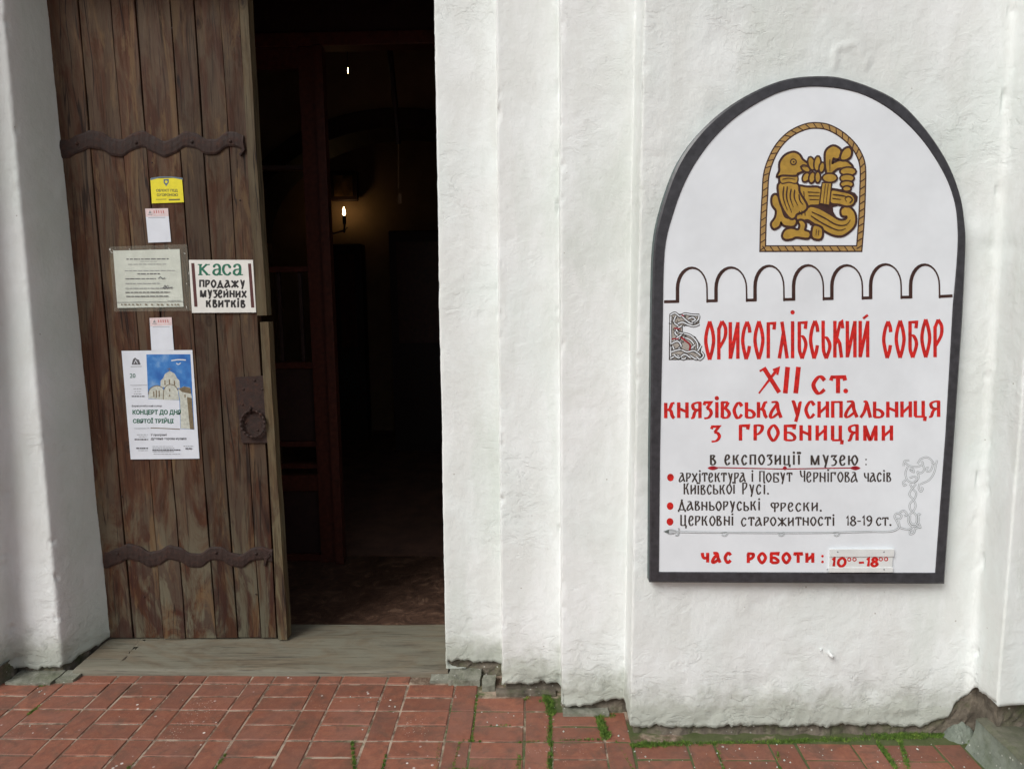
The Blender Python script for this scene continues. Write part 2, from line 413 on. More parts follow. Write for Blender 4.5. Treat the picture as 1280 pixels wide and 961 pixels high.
for d, x, y, ms in far:
    me = ms[0]; mb.add([(v.co.x+x, v.co.y+y, v.co.z) for v in me.vertices], [list(p.vertices) for p in me.polygons])
tag(mb.build('brick_paving', BRICK, pave), kind='stuff')

# ------------------------------------------------------------------ structure: the church wall
church = empty('church_wall', (-.4, 2.6, 0))
tag(church, 'whitewashed church wall with stepped portal jambs either side of the doorway', 'church wall')
YD = 3.22
def fillet(pts, rads, segc, arc=6):
    out = []; n = len(pts)
    ents = []
    for i, p in enumerate(pts):
        p = np.array(p)
        if i in (0, n-1) or rads[i] <= 0: ents.append((p, p, None)); continue
        a = np.array(pts[i-1])-p; b = np.array(pts[i+1])-p
        la, lb = np.linalg.norm(a), np.linalg.norm(b); r = min(rads[i], la*.45, lb*.45)
        ents.append((p+a/la*r, p+b/lb*r, p))
    for i in range(n):
        e, x, c = ents[i]
        if c is None: out.append(e)
        else:
            for k in range(arc+1):
                t = k/arc; out.append((1-t)**2*e+2*t*(1-t)*c+t*t*x)
        if i < n-1:
            nx_ = ents[i+1][0]
            for k in range(1, segc[i]): out.append(x+(nx_-x)*k/segc[i])
    return np.array(out)
def plaster(name, prof, ztop, res, gouges=()):
    # prof: (x_bottom, x_top, y, radius, z_bottom_before, z_bottom_after)
    pb = [(p[0], p[2]) for p in prof]; pt = [(p[1], p[2]) for p in prof]; rad = [p[3] for p in prof]
    segc = [max(1, int(math.dist(pb[i], pb[i+1])/res[i] if isinstance(res, list) else math.dist(pb[i], pb[i+1])/res)) for i in range(len(prof)-1)]
    A = fillet(pb, rad, segc); B = fillet(pt, rad, segc)
    s = np.concatenate([[0], np.cumsum(np.linalg.norm(np.diff(A, axis=0), axis=1))])
    # station of every profile corner
    st = [s[np.argmin(np.linalg.norm(A-np.array(p), axis=1))] for p in pb]
    ks, kz = [], []
    for i, p in enumerate(prof): ks += [st[i]-.004, st[i]+.004]; kz += [p[4], p[5]]
    zb = np.interp(s, ks, kz)
    q = np.stack([A[:, 0], A[:, 1], 0*s], 1)
    zb = zb+.012*fbm(q, 9, 3)+.013*fbm(q, 34, 3, 5)+.008*fbm(q, 110, 2, 5)
    tv = np.concatenate([np.linspace(0, 3.0, 231), np.linspace(3.05, ztop, 14)])
    m_, k_ = len(tv), len(s)
    Z = zb[None, :]+tv[:, None]*(1-zb[None, :]/ztop)
    lam = np.clip(Z/2.85, 0, 1.15)[:, :, None]
    XY = A[None]*(1-lam)+B[None]*lam
    T = np.gradient(A, axis=0); T /= np.linalg.norm(T, axis=1)[:, None]
    N = np.stack([T[:, 1], -T[:, 0]], 1)
    P = np.concatenate([XY, Z[:, :, None]], 2).reshape(-1, 3)
    zz = P[:, 2]
    low = np.clip(1-zz/(.26+.16*fbm(P, 3.5, 2, 91)), 0, 1)*np.clip(.75+.7*fbm(P, 5, 2, 33), .2, 1)
    d = .0050*fbm(P*[1, 1, .8], 3.2, 2)+.0010*fbm(P, 17, 3, 3)+.0012*fbm(P, 60, 2, 8)
    rid = 1-np.abs(fbm(P*[1, 1, 1.6], 9, 3, 9)); d += low*(.013*(rid-.8)+.008*fbm(P, 34, 3, 4)+.010*np.floor(3*fbm(P*[1, 1, 1.8], 10, 3, 77))/3)
    pat = np.clip(fbm(P, 2.3, 2, 30)-.12, 0, 1); d += pat*.009*(1-np.abs(fbm(P*[1, 1, 1.5], 13, 3, 14))-.6)
    # nicks on sharp arrises
    curv = np.zeros(k_); curv[1:-1] = (T[2:, 0]*T[:-2, 1]-T[2:, 1]*T[:-2, 0]); cv = np.abs(curv) > .12
    cvm = np.tile(cv, m_); nick = np.clip(fbm(P, 26, 2, 60)-.34, 0, 1)
    d -= cvm*nick*.022
    for (gx, gz, gr, ga, kind) in gouges:
        r = np.hypot(P[:, 0]-gx, (P[:, 2]-gz)); r = r+.25*gr*fbm(P, 30, 2)
        if kind == 'ring': d += ga*np.exp(-((r-gr)/.008)**2)*(P[:, 2] > gz-.2*gr)*(P[:, 1] < 2.66)
        else: d += ga*np.exp(-(r/gr)**2)*(P[:, 1] < 2.66)
    NN = np.tile(N, (m_, 1)); P[:, 0] += NN[:, 0]*d; P[:, 1] += NN[:, 1]*d
    # lip: plaster thickness returned inwards along the foot
    base = P[:k_]; lip = []
    for off, dz in ((.09, .0), (.012, -.001)):
        L = base.copy(); L[:, :2] -= N*off; L[:, 2] += dz; lip.append(L)
    P = np.concatenate(lip+[P]); m2 = m_+2
    I = np.arange(m2*k_).reshape(m2, k_)
    F = np.stack([I[:-1, :-1], I[:-1, 1:], I[1:, 1:], I[1:, :-1]], -1).reshape(-1, 4)
    o = mk(name, P, F, PL, church, smooth=True)
    return o
Y1, Y2, Y3, Y4 = 3.02, 2.88, 2.74, 2.60
right = [(-.41, -.40, 3.50, 0, .03, .03), (-.397, -.377, Y1, .011, .035, .072), (-.143, -.128, Y1,   .007, .065, .045), (-.140, -.125, Y2, .011, .042, .042),
         (.111, .113, Y2,   .007, .045, .03), (.108, .111, Y3, .011, .028, .026), (.365, .380, Y3,   .007, .062, .055), (.366, .392, Y4, .010, .030, .028), (1.50, 1.49, Y4, .0, .045, .045),
         (1.585, 1.575, Y4, 0, .07, .12), (1.655, 1.625, Y4, .035, .17, .20), (1.636, 1.645, 2.43, .010, .24, .225), (3.3, 3.3, 2.43, 0, .21, .21)]
g = lambda px, py, r, a, k='b': (W(px, py, Y4).x, W(px, py, Y4).z, r, a, k)
plaster('plaster_face', right, 4.6, [.02, .009,   .007, .009,   .007, .009,   .007, .0095, .0095, .0095, .010, .04],
        [g(1062, 82, .062, .005, 'ring'), g(1092, 74, .05, -.004), g(1150, 160, .04, .004), g(1216, 290, .05, .006), g(1240, 310, .03, -.006), g(880, 120, .04, .004), g(905, 40, .06, -.004),
         g(870, 880, .05, .006), g(1000, 870, .09, .007), g(1090, 860, .07, -.006), g(950, 855, .04, -.006)])
left = [(-5.2, -5.2, Y4, 0, .03, .03), (-2.90, -2.90, Y4, .02, .03, .03), (-2.89, -2.89, Y3, .03, .03, .03), (-2.64, -2.64, Y3, .02, .03, .03), (-2.625, -2.61, Y2, .03, .03, .03),
        (-2.385, -2.26, Y2, .011, .028, .03), (-2.372, -2.232, Y1, .04, .034, .034), (-2.141, -2.121, Y1, .014, .030, .034), (-1.985, -2.045, 3.30, 0, .10, .10)]
plaster('plaster_face', left, 4.6, [.06, .03, .03, .02, .014, .010, .010, .010])

# footing under the plaster, set back, rough
def footing(name, path, ztop, inset_top=.0, mat=FOOT, amp=.012):
    A = []
    for i in range(len(path)-1):
        a, b = np.array(path[i][:2]), np.array(path[i+1][:2]); k = max(2, int(np.linalg.norm(b-a)/.014))
        for j in range(k): t = j/k; A.append((*(a+(b-a)*t), path[i][2]*(1-t)+path[i+1][2]*t))
    A.append(path[-1]); A = np.array(A); T = np.gradient(A[:, :2], axis=0); T /= np.maximum(1e-6, np.linalg.norm(T, axis=1))[:, None]; N = np.stack([T[:, 1], -T[:, 0]], 1)
    rows = 14; P = []
    for r in range(rows):
        z = -.04+(A[:, 2]+.04)*r/(rows-1); P.append(np.stack([A[:, 0], A[:, 1], z], 1))
    P = np.concatenate(P); NN = np.tile(N, (rows, 1)); d = amp*fbm(P, 16, 3)+amp*.7*fbm(P, 45, 2, 4)+np.clip(.02-P[:, 2], 0, .05)*.35
    P[:, 0] += NN[:, 0]*d; P[:, 1] += NN[:, 1]*d; k_ = len(A)
    I = np.arange(rows*k_).reshape(rows, k_); F = np.stack([I[:-1, :-1], I[:-1, 1:], I[1:, 1:], I[1:, :-1]], -1).reshape(-1, 4)
    return mk(name, P, F, mat, church, smooth=False)
i = .022
footing('footing', [(-.40, 3.4, .1), (-.385, Y1+i, .13), (-.118, Y1+i, .1), (-.118, Y2+i+.012, .09), (.13, Y2+i+.012, .08), (.13, Y3+i+.012, .08), (.385, Y3+i, .09), (.388, Y4+i-.004, .07), (1.50, Y4+i-.004, .08),
                    (1.60, Y4+.012, .19), (1.672, Y4+.0, .26), (1.668, 2.47, .29), (3.3, 2.475, .26)], 0)
footing('footing', [(-5.2, Y4+i, .08), (-2.88, Y4+i, .08), (-2.87, Y3+i, .08), (-2.60, Y3+i, .08), (-2.60, Y2+i, .08), (-2.375, Y2+i, .08), (-2.362, Y1+i, .08), (-2.150, Y1+i-.006, .08), (-2.03, 3.25, .13), (-2.02, 3.4, .13)], 0)
# mortar ledges and a loose stone at the foot of the jambs
def lump(name, x0, x1, y0, y1, z0, z1, mat, parent, amp=.006, n=14, label=None):
    V = []; F = []; nx_, ny_ = n, 6
    for j in range(ny_+2):
        for k in range(nx_+2):
            u = min(max((k-1)/(nx_-1), 0), 1); v = min(max((j-1)/(ny_-1), 0), 1); edge = k in (0, nx_+1) or j in (0, ny_+1)
            V.append((x0+(x1-x0)*u, y0+(y1-y0)*v, z0 if edge else z1))
    V = np.array(V); d = fbm(V, 30, 3); V[:, 2] += d*amp*(V[:, 2] > z0+1e-4); V[:, 0] += fbm(V, 40, 2, 9)*amp; V[:, 1] += fbm(V, 40, 2, 19)*amp
    k_ = nx_+2
    for j in range(ny_+1):
        for k in range(nx_+1): F.append([j*k_+k, j*k_+k+1, (j+1)*k_+k+1, (j+1)*k_+k])
    return mk(name, V, F, mat, parent)
lump('mortar_ledge', -.375, -.235, 2.94, 3.06, -.03, .026, MORT, church)
lump('mortar_ledge', -.46, -.375, 2.965, 3.04, -.03, .012, MORT, church)
lump('stone', -.225, -.17, 2.90, 2.99, -.03, .024, MORT, church, .004, 8)
lump('mortar_ledge', -.165, .09, 2.862, 2.90, -.03, .010, FOOT, church)
lump('mortar_ledge', .115, .30, 2.715, 2.76, -.03, .012, MORT, church, .004)
lump('mortar_ledge', -2.345, -2.14, 2.93, 3.04, -.03, .010, MORT, church)
lump('mortar_ledge', -2.13, -2.05, 2.955, 3.04, -.03, .012, MORT, church)
def mound(cx_, cy_, rx_, ry_, h, seed):
    n_ = 34; V = []; F = []
    for j in range(n_):
        for k in range(n_):
            u, v = 2*k/(n_-1)-1, 2*j/(n_-1)-1; rr2 = max(abs(u), abs(v)); a_ = math.atan2(v, u); V.append((cx_+rx_*rr2*math.cos(a_), cy_+ry_*rr2*math.sin(a_), h*(1-rr2**2.2)-.03*rr2))
    V = np.array(V); V[:, 2] += .020*fbm(V*[1, 1, 0], 24, 4, seed)+.007*fbm(V*[1, 1, 0], 90, 2, seed); V[:, 0] += .010*fbm(V, 18, 3, seed+5); V[:, 1] += .010*fbm(V, 18, 3, seed+9)
    for j in range(n_-1):
        for k in range(n_-1): F.append([j*n_+k, j*n_+k+1, (j+1)*n_+k+1, (j+1)*n_+k])
    return mk('mortar_fillet', V, F, STEPS, church)
mound(1.625, 2.60, .075, .055, .060, 3); mound(1.70, 2.54, .07, .065, .125, 8)
# small plastic stub in the wall below the sign
c = W(1037, 816, Y4-.005); mb = MB(); mb.tube([c+Vector((0, .02, 0)), c+Vector((-.002, -.012, .001)), c+Vector((.004, -.022, -.003))], [.008, .0075, .006], 10)
tag(mb.build('plastic_stub', PLASTIC, church, True), 'broken white plastic stub')
mb = MB(); c = W(1028, 812, Y4-.004); mb.tube([c+Vector((0, .01, 0)), c+Vector((-.008, -.006, .004))], [.006, .002], 6); mb.build('plaster_crumb', PL, church)
# arches over the opening (above the frame): lintels stepping out
mb = MB()
mb.box(-2.3, -.25, Y1+.01, 3.6, 3.12, 4.6); mb.box(-2.6, .05, Y2+.01, Y1+.01, 3.36, 4.6); mb.box(-2.86, .3, Y3+.01, Y2+.01, 3.6, 4.6); mb.box(-3.0, .42, Y4+.004, Y3+.01, 3.85, 4.6)
mb.build('lintel', PL, church)
mb = MB(); mb.box(-5.2, 3.3, 2.35, 9.2, 4.6, 4.8); mb.build('light_seal_slab', PL, church)  # unseen roof slab added to stop light leaking in over the wall top

# threshold board
xs = np.linspace(-2.085, -.385, 150); prof_y = [(3.012, -.03), (3.012, .020), (3.018, .027)]+[(3.02+.36*k/22, .028+.0032*min(k, 13)) for k in range(1, 23)]
V = []; k_ = len(xs)
for (yy, zz) in prof_y: V += [(x, yy, zz) for x in xs]
V = np.array(V); top = V[:, 2] > .019
V[:, 2] += top*(.0020*fbm(V*[.1, 1, 1], 60, 3)+.003*fbm(V, 5, 2)-.004*np.exp(-((V[:, 0]+.8)/.3)**2)); V[:, 1] += .003*fbm(V*[.5, 0, 1], 12, 3)*(V[:, 1] < 3.02)
V[:, 0] += (V[:, 1]-3.02)*.22*(V[:, 0] < -1.9)
I = np.arange(len(prof_y)*k_).reshape(-1, k_); F = np.stack([I[:-1, :-1], I[:-1, 1:], I[1:, 1:], I[1:, :-1]], -1).reshape(-1, 4)
tag(mk('door_sill', V, F, SILLW, church, smooth=True), 'grey green worn timber sill')

# concrete step by the buttress
st = empty('concrete_step', (2.3, 1.9, 0)); tag(st, 'mossy grey concrete step block at the foot of the buttress', 'step')
V = []; n1 = 60; n2 = 40
xs = np.linspace(1.632, 3.0, n1); ys = np.linspace(1.2, 2.53, n2)
XX, YY = np.meshgrid(xs, ys); P = np.stack([XX.ravel(), YY.ravel(), np.full(XX.size, .12)], 1)
P[:, 2] += .003*fbm(P, 12, 3); e = np.exp(-(P[:, 0]-1.632)/.006)
P[:, 2] -= .006*e; P[:, 0] += .006*fbm(P, 14, 3)*(P[:, 0] < 1.64)
I = np.arange(n1*n2).reshape(n2, n1); F = np.stack([I[:-1, :-1], I[:-1, 1:], I[1:, 1:], I[1:, :-1]], -1).reshape(-1, 4)
mk('step_top', P, F, STEPM, st)
edge = P.reshape(n2, n1, 3)[:, 0]; rows = []
for k in range(7):
    L = edge.copy(); tt = k/6; L[:, 0] += -.045*tt**2.2+.003; L[:, 2] = (edge[:, 2]-.001)*(1-tt)-.02*tt; rows.append(L)
P = np.concatenate(rows); P[:, 0] += .005*fbm(P, 20, 3)*np.repeat(np.linspace(0, 1, 7), n2)
I = np.arange(7*n2).reshape(7, n2); F = np.stack([I[:-1, :-1], I[1:, :-1], I[1:, 1:], I[:-1, 1:]], -1).reshape(-1, 4)
mk('step_side', P, F, STEPS, st)
mb = MB(); mb.box(1.64, 3.0, 1.19, 1.2, -.03, .119); mb.build('step_front', STEPM, st)

# ------------------------------------------------------------------ interior
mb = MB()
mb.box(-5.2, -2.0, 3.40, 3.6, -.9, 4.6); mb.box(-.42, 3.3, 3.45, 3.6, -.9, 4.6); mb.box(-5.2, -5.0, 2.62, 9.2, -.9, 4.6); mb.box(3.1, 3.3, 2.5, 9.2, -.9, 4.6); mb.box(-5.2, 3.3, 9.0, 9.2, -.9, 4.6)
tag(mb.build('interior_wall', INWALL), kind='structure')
mb = MB(); mb.box(-5.0, 3.1, 3.33, 4.46, -.2, .012); mb.box(-5.0, 3.1, 4.46, 9.0, -.9, -.65)
tag(mb.build('interior_floor', FLOORM), kind='structure')
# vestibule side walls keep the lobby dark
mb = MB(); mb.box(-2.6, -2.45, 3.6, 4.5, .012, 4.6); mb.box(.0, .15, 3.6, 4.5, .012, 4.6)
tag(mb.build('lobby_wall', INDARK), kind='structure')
# inner arch wall
YA = 6.6; a_c = W(520, 330, YA); rx, rz = 1.35, .95
V = []; n = 40
cx, cz = W(500, 300, YA).x, W(500, 262, YA).z-.25
for q, yy in enumerate((YA, YA+.5)):
    for k in range(n+1):
        th = math.pi*k/n; V.append((cx-rx*math.cos(th), yy, cz+rz*math.sin(th)))
for k in range(n+1):
    th = math.pi*k/n; V.append((max(-5, min(3.1, cx-8*math.cos(th)*1.0)) if 0 else cx-rx*math.cos(th), YA, 4.6))
F = []
for k in range(n): F += [[k, k+1, n+1+k+1, n+1+k], [k, 2*(n+1)+k, 2*(n+1)+k+1, k+1]]
mb = MB(); mb.add(V, F[::2], 1); mb.add(V, F[1::2], 0)
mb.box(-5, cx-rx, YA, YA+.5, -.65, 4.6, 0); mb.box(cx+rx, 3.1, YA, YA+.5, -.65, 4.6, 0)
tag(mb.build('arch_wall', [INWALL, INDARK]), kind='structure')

gd = empty('glazed_door', (W(400, 700, 4.4).x, 4.4, .012)); tag(gd, 'dark red-brown glazed inner door with many panes inside the dark doorway', 'inner door')
YG = 4.4
def pbox(mb, x0, y0, x1, y1, Y, d, m=0):      # pixel rectangle -> real box at depth Y, thickness d
    a, b = W(x0, y1, Y), W(x1, y0, Y); mb.box(min(a.x, b.x), max(a.x, b.x), Y-d, Y+d*.4, a.z, b.z, m, b=.004)
sx = W(400, 400, YG).x
def gbox(name, X0, X1, Z0, Z1, mat, d=.045, Y=YG): mb = MB(); mb.box(X0, X1, Y-d, Y+d, Z0, Z1, b=.004); return mb.build(name, mat, gd)
zt = W(400, 60, YG).z; hz0 = W(450, 60, YG).z; hz1 = W(450, 43, YG).z
gbox('header', -2.45, 0, hz0, hz1, REDWOOD, .06)
gbox('stile', sx-.045, sx+.05, .012, hz0, REDWOOD, .05)
gbox('stile', sx+.055, sx+.105, .012, hz0-.003, REDWOOD, .035, YG-.05)
gbox('stile', -2.45, -2.38, .012, hz0, REDWOOD)
def zat(y): return W(360, y, YG).z
for ya, yb in ((60, 88), (207, 213), (333, 340), (452, 460), (550, 557), (578, 584), (592, 612), (690, 722)):
    z0 = max(.012, zat(yb)); gbox('rail', -2.38, sx-.045, z0, zat(ya), REDWOOD if ya != 207 else INDARK, .03)
for ya, yb in ((88, 207), (213, 333)):
    gbox('pane', -2.38, sx-.045, zat(yb), zat(ya), GLASS, .003)
for k in range(6): gbox('baluster', sx-.12-.13*k, sx-.10-.13*k, zat(452), zat(340), INDARK, .012)
gbox('panel', -2.38, sx-.045, zat(690), zat(612), INDARK, .012); gbox('panel', -2.38, sx-.045, zat(550), zat(460), INDARK, .012)
# above the header
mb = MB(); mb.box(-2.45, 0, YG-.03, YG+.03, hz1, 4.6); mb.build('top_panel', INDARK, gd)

# dark moulding round the arch
V = []
for (rr_a, yy) in ((0, YA-.001), (0, YA-.06), (.17, YA-.06), (.17, YA-.001)):
    for k in range(n+1):
        th = math.pi*k/n; V.append((cx-(rx+rr_a)*math.cos(th), yy, cz+(rz+rr_a)*math.sin(th)))
mk('arch_moulding', V, [[q*(n+1)+k, q*(n+1)+k+1, (q+1)*(n+1)+k+1, (q+1)*(n+1)+k] for q in range(3) for k in range(n)], INDARK)['kind'] = 'structure'
lb = W(435, 88, 5.7); hl = empty('hanging_lamp', lb+Vector((0, 0, .02))); tag(hl, 'tiny bare lit bulb hanging high inside the doorway', 'lamp')
mb = MB(); mb.tube([lb+Vector((0, 0, -.02)), lb, lb+Vector((0, 0, .02))], [.0015, .0035, .0015], 8); mb.build('bulb', BULB, hl)
mb = MB(); mb.tube([lb+Vector((0, 0, .022)), lb+Vector((0, 0, .9))], .003, 5); mb.build('flex', INDARK, hl)
# hanging cord with a tag
c0 = W(488, 58, 5.2); mb = MB(); pts = [W(x, y, 5.2) for x, y in ((487, 58), (490, 90), (494, 130), (498, 180), (498, 235))]
cd_ = empty('pull_cord', pts[0]); tag(cd_, 'thin cord with a small pale tag hanging inside the doorway', 'cord')
mb.tube([pts[0]+Vector((0, 0, .6))]+pts[:4], .020, 6); mb.build('rope', INDARK, cd_)
mb = MB(); mb.tube(pts[3:], .004, 6); mb.build('string', INWALL, cd_)
mb = MB(); a = W(500, 248, 5.2); mb.box(a.x-.012, a.x+.012, 5.198, 5.202, a.z-.035, a.z+.035); mb.build('tag', INWALL, cd_)
# sconce on the far wall
YS = 8.9
s0 = W(430, 266, YS-.12); sc = empty('wall_sconce', (s0.x, YS-.12, s0.z-.2)); tag(sc, 'lit candle-shaped sconce glowing on the far interior wall', 'sconce')
mb = MB(); mb.tube([s0+Vector((0, 0, -.13)), s0+Vector((0, 0, -.03))], .022, 8); mb.build('candle', INDARK, sc)
mb = MB(); mb.tube([s0+Vector((0, 0, -.03)), s0+Vector((0, 0, .0)), s0+Vector((0, 0, .04)), s0+Vector((0, 0, .075))], [.009, .018, .013, .002], 10); mb.build('bulb', BULB, sc, True)
mb = MB(); mb.tube([s0+Vector((.0, .11, -.16)), s0+Vector((-.02, .05, -.22)), s0+Vector((0, 0, -.13))], .012, 6)
mb.tube([s0+Vector((-.02, .05, -.20)), s0+Vector((-.14, .0, -.24)), s0+Vector((-.22, 0, -.15)), s0+Vector((-.22, 0, -.08))], .012, 6); mb.build('bracket', INDARK, sc)
pf = empty('picture_frame', W(430, 250, YS)); tag(pf, 'dim gilt framed picture above the lit sconce', 'picture')
a, b = W(414, 251, YS), W(446, 214, YS); mb = MB(); mb.box(a.x, b.x, YS-.03, YS+.05, a.z, b.z, b=.01); mb.build('frame', INDARK, pf)
mb = MB(); mb.box(a.x+.05, b.x-.05, YS-.04, YS-.03, a.z+.05, b.z-.05); mb.build('canvas', paint('dim_gilt_canvas', (.20, .11, .04), .5, .6, 7), pf)
def cabinet(x0, y0, x1, Y, label, nm='display_panel'):
    a = W(x0, y0, Y); b = W(x1, y0, Y); e = empty(nm, ((a.x+b.x)/2, Y, -.65)); tag(e, label, 'panel')
    mb = MB(); mb.box(a.x, b.x, Y-.2, Y, -.65, a.z, b=.01); mb.build('body', INDARK, e)
    mb = MB(); mb.box(a.x+.08, b.x-.08, Y-.215, Y-.2, a.z-1.2, a.z-.12); mb.build('board', REDWOOD, e)
cabinet(490, 290, 566, 8.0, 'wide dark display panel inside doorway beside the white jamb')
cabinet(420, 306, 456, 8.6, 'narrow dark display panel below the lit sconce')

# ------------------------------------------------------------------ wooden door
door = empty('wooden_door', (-1.6, YD, .04)); tag(door, 'weathered brown plank door with wavy iron straps and pasted notices', 'door')
ZL, ZH = .073, 3.35
def lineX(a, b):        # pixel line a->b on the door plane gives x(z)
    p, q = W(*a, YD), W(*b, YD)
    return lambda z: p.x+(q.x-p.x)*(z-p.z)/(q.z-p.z)
L = [lineX((52, 0), (120, 790)), lineX((97, 0), (166, 790)), lineX((138, 0), (204, 790)), lineX((169, 0), (232, 790)), lineX((212, 0), (270, 790)), lineX((242, 0), (297, 790)), lineX((274, 0), (326, 790)), lineX((299, 0), (346, 790))]
def plank(name, xa, xb, z0, z1, yf, th, mat, seed, gap=.0016, bow=0.0):
    n = 16; V = []; r = random.Random(seed); ph = r.random()*50
    prof = ((0, 1), (0, .05), (.012, 0), (.35, 0), (.65, 0), (.988, 0), (1, .05), (1, 1))
    for k in range(n+1):
        z = z0+(z1-z0)*k/n
        e1 = .0016*math.sin(z*5.1+ph)+.001*math.sin(z*13+ph*2); e2 = .0016*math.sin(z*4.3+ph*1.7)+.001*math.sin(z*15+ph)
        a, b = xa(z)+gap+e1, xb(z)-gap+e2
        for (u, v) in prof: V.append((a+(b-a)*u, yf+th*v+bow*(u-.5)**2, z))
    m_ = len(prof); F = []
    for k in range(n):
        for j in range(m_-1): F.append([k*m_+j, k*m_+j+1, (k+1)*m_+j+1, (k+1)*m_+j])
    F += [list(range(m_))[::-1], [n*m_+j for j in range(m_)]]
    return mk(name, V, F, mat, door)
for k in range(7):
    plank('plank', L[k], L[k+1], ZL+random.uniform(0, .008), ZH, YD+random.uniform(-.0025, .0025), .04, WOOD, k, gap=(.0028, .0014, .0022, .0018, .0028, .0012, .0016)[k] if k else .002)
mb = MB(); mb.box(-2.08, L[7](1)-.005, YD+.041, YD+.055, ZL, ZH); mb.build('backing', INDARK, door)
RE = lineX((311, 0), (359, 790)); zc = W(333, 397, YD).z
LB = lineX((299, 0), (345, 790))
plank('edge_batten', LB, RE, zc+.012, ZH, YD-.013, .06, WOODB, 31)
o = plank('edge_batten', lambda z: LB(z)+.012, lambda z: RE(z)+.004, ZL, zc-.018, YD-.011, .06, WOODB, 32)
# small iron bits: nails in the planks
for (px, py) in ((190, 203), (170, 520), (215, 35), (300, 45), (309, 158), (246, 300), (300, 250), (152, 620), (282, 640), (180, 745), (320, 742)):
    mb = MB(); mb.dome(W(px, py, YD-.001), .0045, h=.5); mb.build('nail', IRON, door)
# strap hinges
def strap(cl, wid, y0, seed, rivets, tail):
    s_ = empty('x', (0, 0, 0)); bpy.data.objects.remove(s_)
    xs = [p[0] for p in cl]; n = 90; V = []; F = []
    X = np.linspace(xs[0], xs[-1], n)
    # smooth cosine interpolation through the crests and troughs
    yc = []
    for x in X:
        k = max(0, min(len(cl)-2, int(np.searchsorted(xs, x))-1)); t = (x-cl[k][0])/(cl[k+1][0]-cl[k][0]); t = (1-math.cos(math.pi*t))/2
        yc.append(cl[k][1]*(1-t)+cl[k+1][1]*t)
    wv = np.interp(X, [xs[0], xs[-1]], wid)
    prof = ((-1, 1), (-1, .35), (-.75, 0), (0, -.15), (.75, 0), (1, .35), (1, 1))
    for k in range(n):
        for (u, v) in prof:
            p = W(X[k], yc[k]+u*wv[k]/2+.6*math.sin(X[k]*.37+seed), y0); p.y = y0-.008+.010*v+.0006*math.sin(X[k]*.9); V.append(p)
    m_ = len(prof)
    for k in range(n-1):
        for j in range(m_-1): F.append([k*m_+j, (k+1)*m_+j, (k+1)*m_+j+1, k*m_+j+1])
    F += [list(range(m_)), [(n-1)*m_+j for j in range(m_)][::-1]]
    mb = MB(); mb.add(V, F)
    mb.tube([Vector((*W(a, b, y0-.004),)) for a, b in tail], [.011, .010, .007, .003][:len(tail)], 6)
    o = mb.build('strap_hinge', IRON, door, smooth=False)
    for (px, py) in rivets:
        r_ = MB(); r_.dome(W(px, py, y0-.0085), .0085, h=.7); r_.build('rivet', IRON, o, True)
strap([(76, 187), (118, 174), (149, 185), (177, 174), (207, 186), (236, 174), (265, 184), (290, 173), (305, 178)], (23, 18), YD, 1.0,
      [(96, 179), (170, 178), (240, 177), (288, 176)], [(303, 178), (305, 187), (300, 194)])
strap([(131, 699), (164, 688.5), (191, 698), (215, 689.5), (246, 700), (270, 690), (299, 700), (323, 690), (341, 693)], (20, 15.5), YD, 2.0,
      [(147, 691), (270, 690), (320, 691)], [(338, 692), (333, 697), (331, 706)])
# ring plate, ring and rivets
pts = [(294, 471), (331, 469), (333, 520), (335, 553), (302, 553), (300, 535), (296, 500)]
mb = MB(); k = len(pts); V = [W(x, y, YD-.010) for x, y in pts]+[Vector((W(x, y, YD).x, YD+.01, W(x, y, YD).z)) for x, y in pts]
mb.add(V, [list(range(k))[::-1]]+[[j, (j+1) % k, k+(j+1) % k, k+j] for j in range(k)]); plate = mb.build('ring_plate', IRON, door)
c = W(316, 529, YD-.022); rr = .056; pts = []; rad = []
for k in range(72):
    th = 2*math.pi*k/72; pts.append(c+Vector((rr*math.sin(th)*.98, -.010*math.cos(th)*-1*.3, rr*math.cos(th)*1.08)))
    rad.append(.0058+.0020*math.sin(k*math.pi/2))
mb = MB(); mb.tube(pts, rad, 7, closed=True); mb.build('ring', IRON, plate)
mb = MB(); mb.tube([W(313, 508, YD-.008), W(313, 511, YD-.030), W(313, 516, YD-.012)], .005, 6); mb.build('staple', IRON, plate)
for (px, py) in ((304, 486), (318, 475), (307, 528), (322, 537), (303, 505), (328, 486)):
    r_ = MB(); r_.dome(W(px, py, YD-.0105), .006, h=.6); r_.build('rivet', IRON, plate, True)

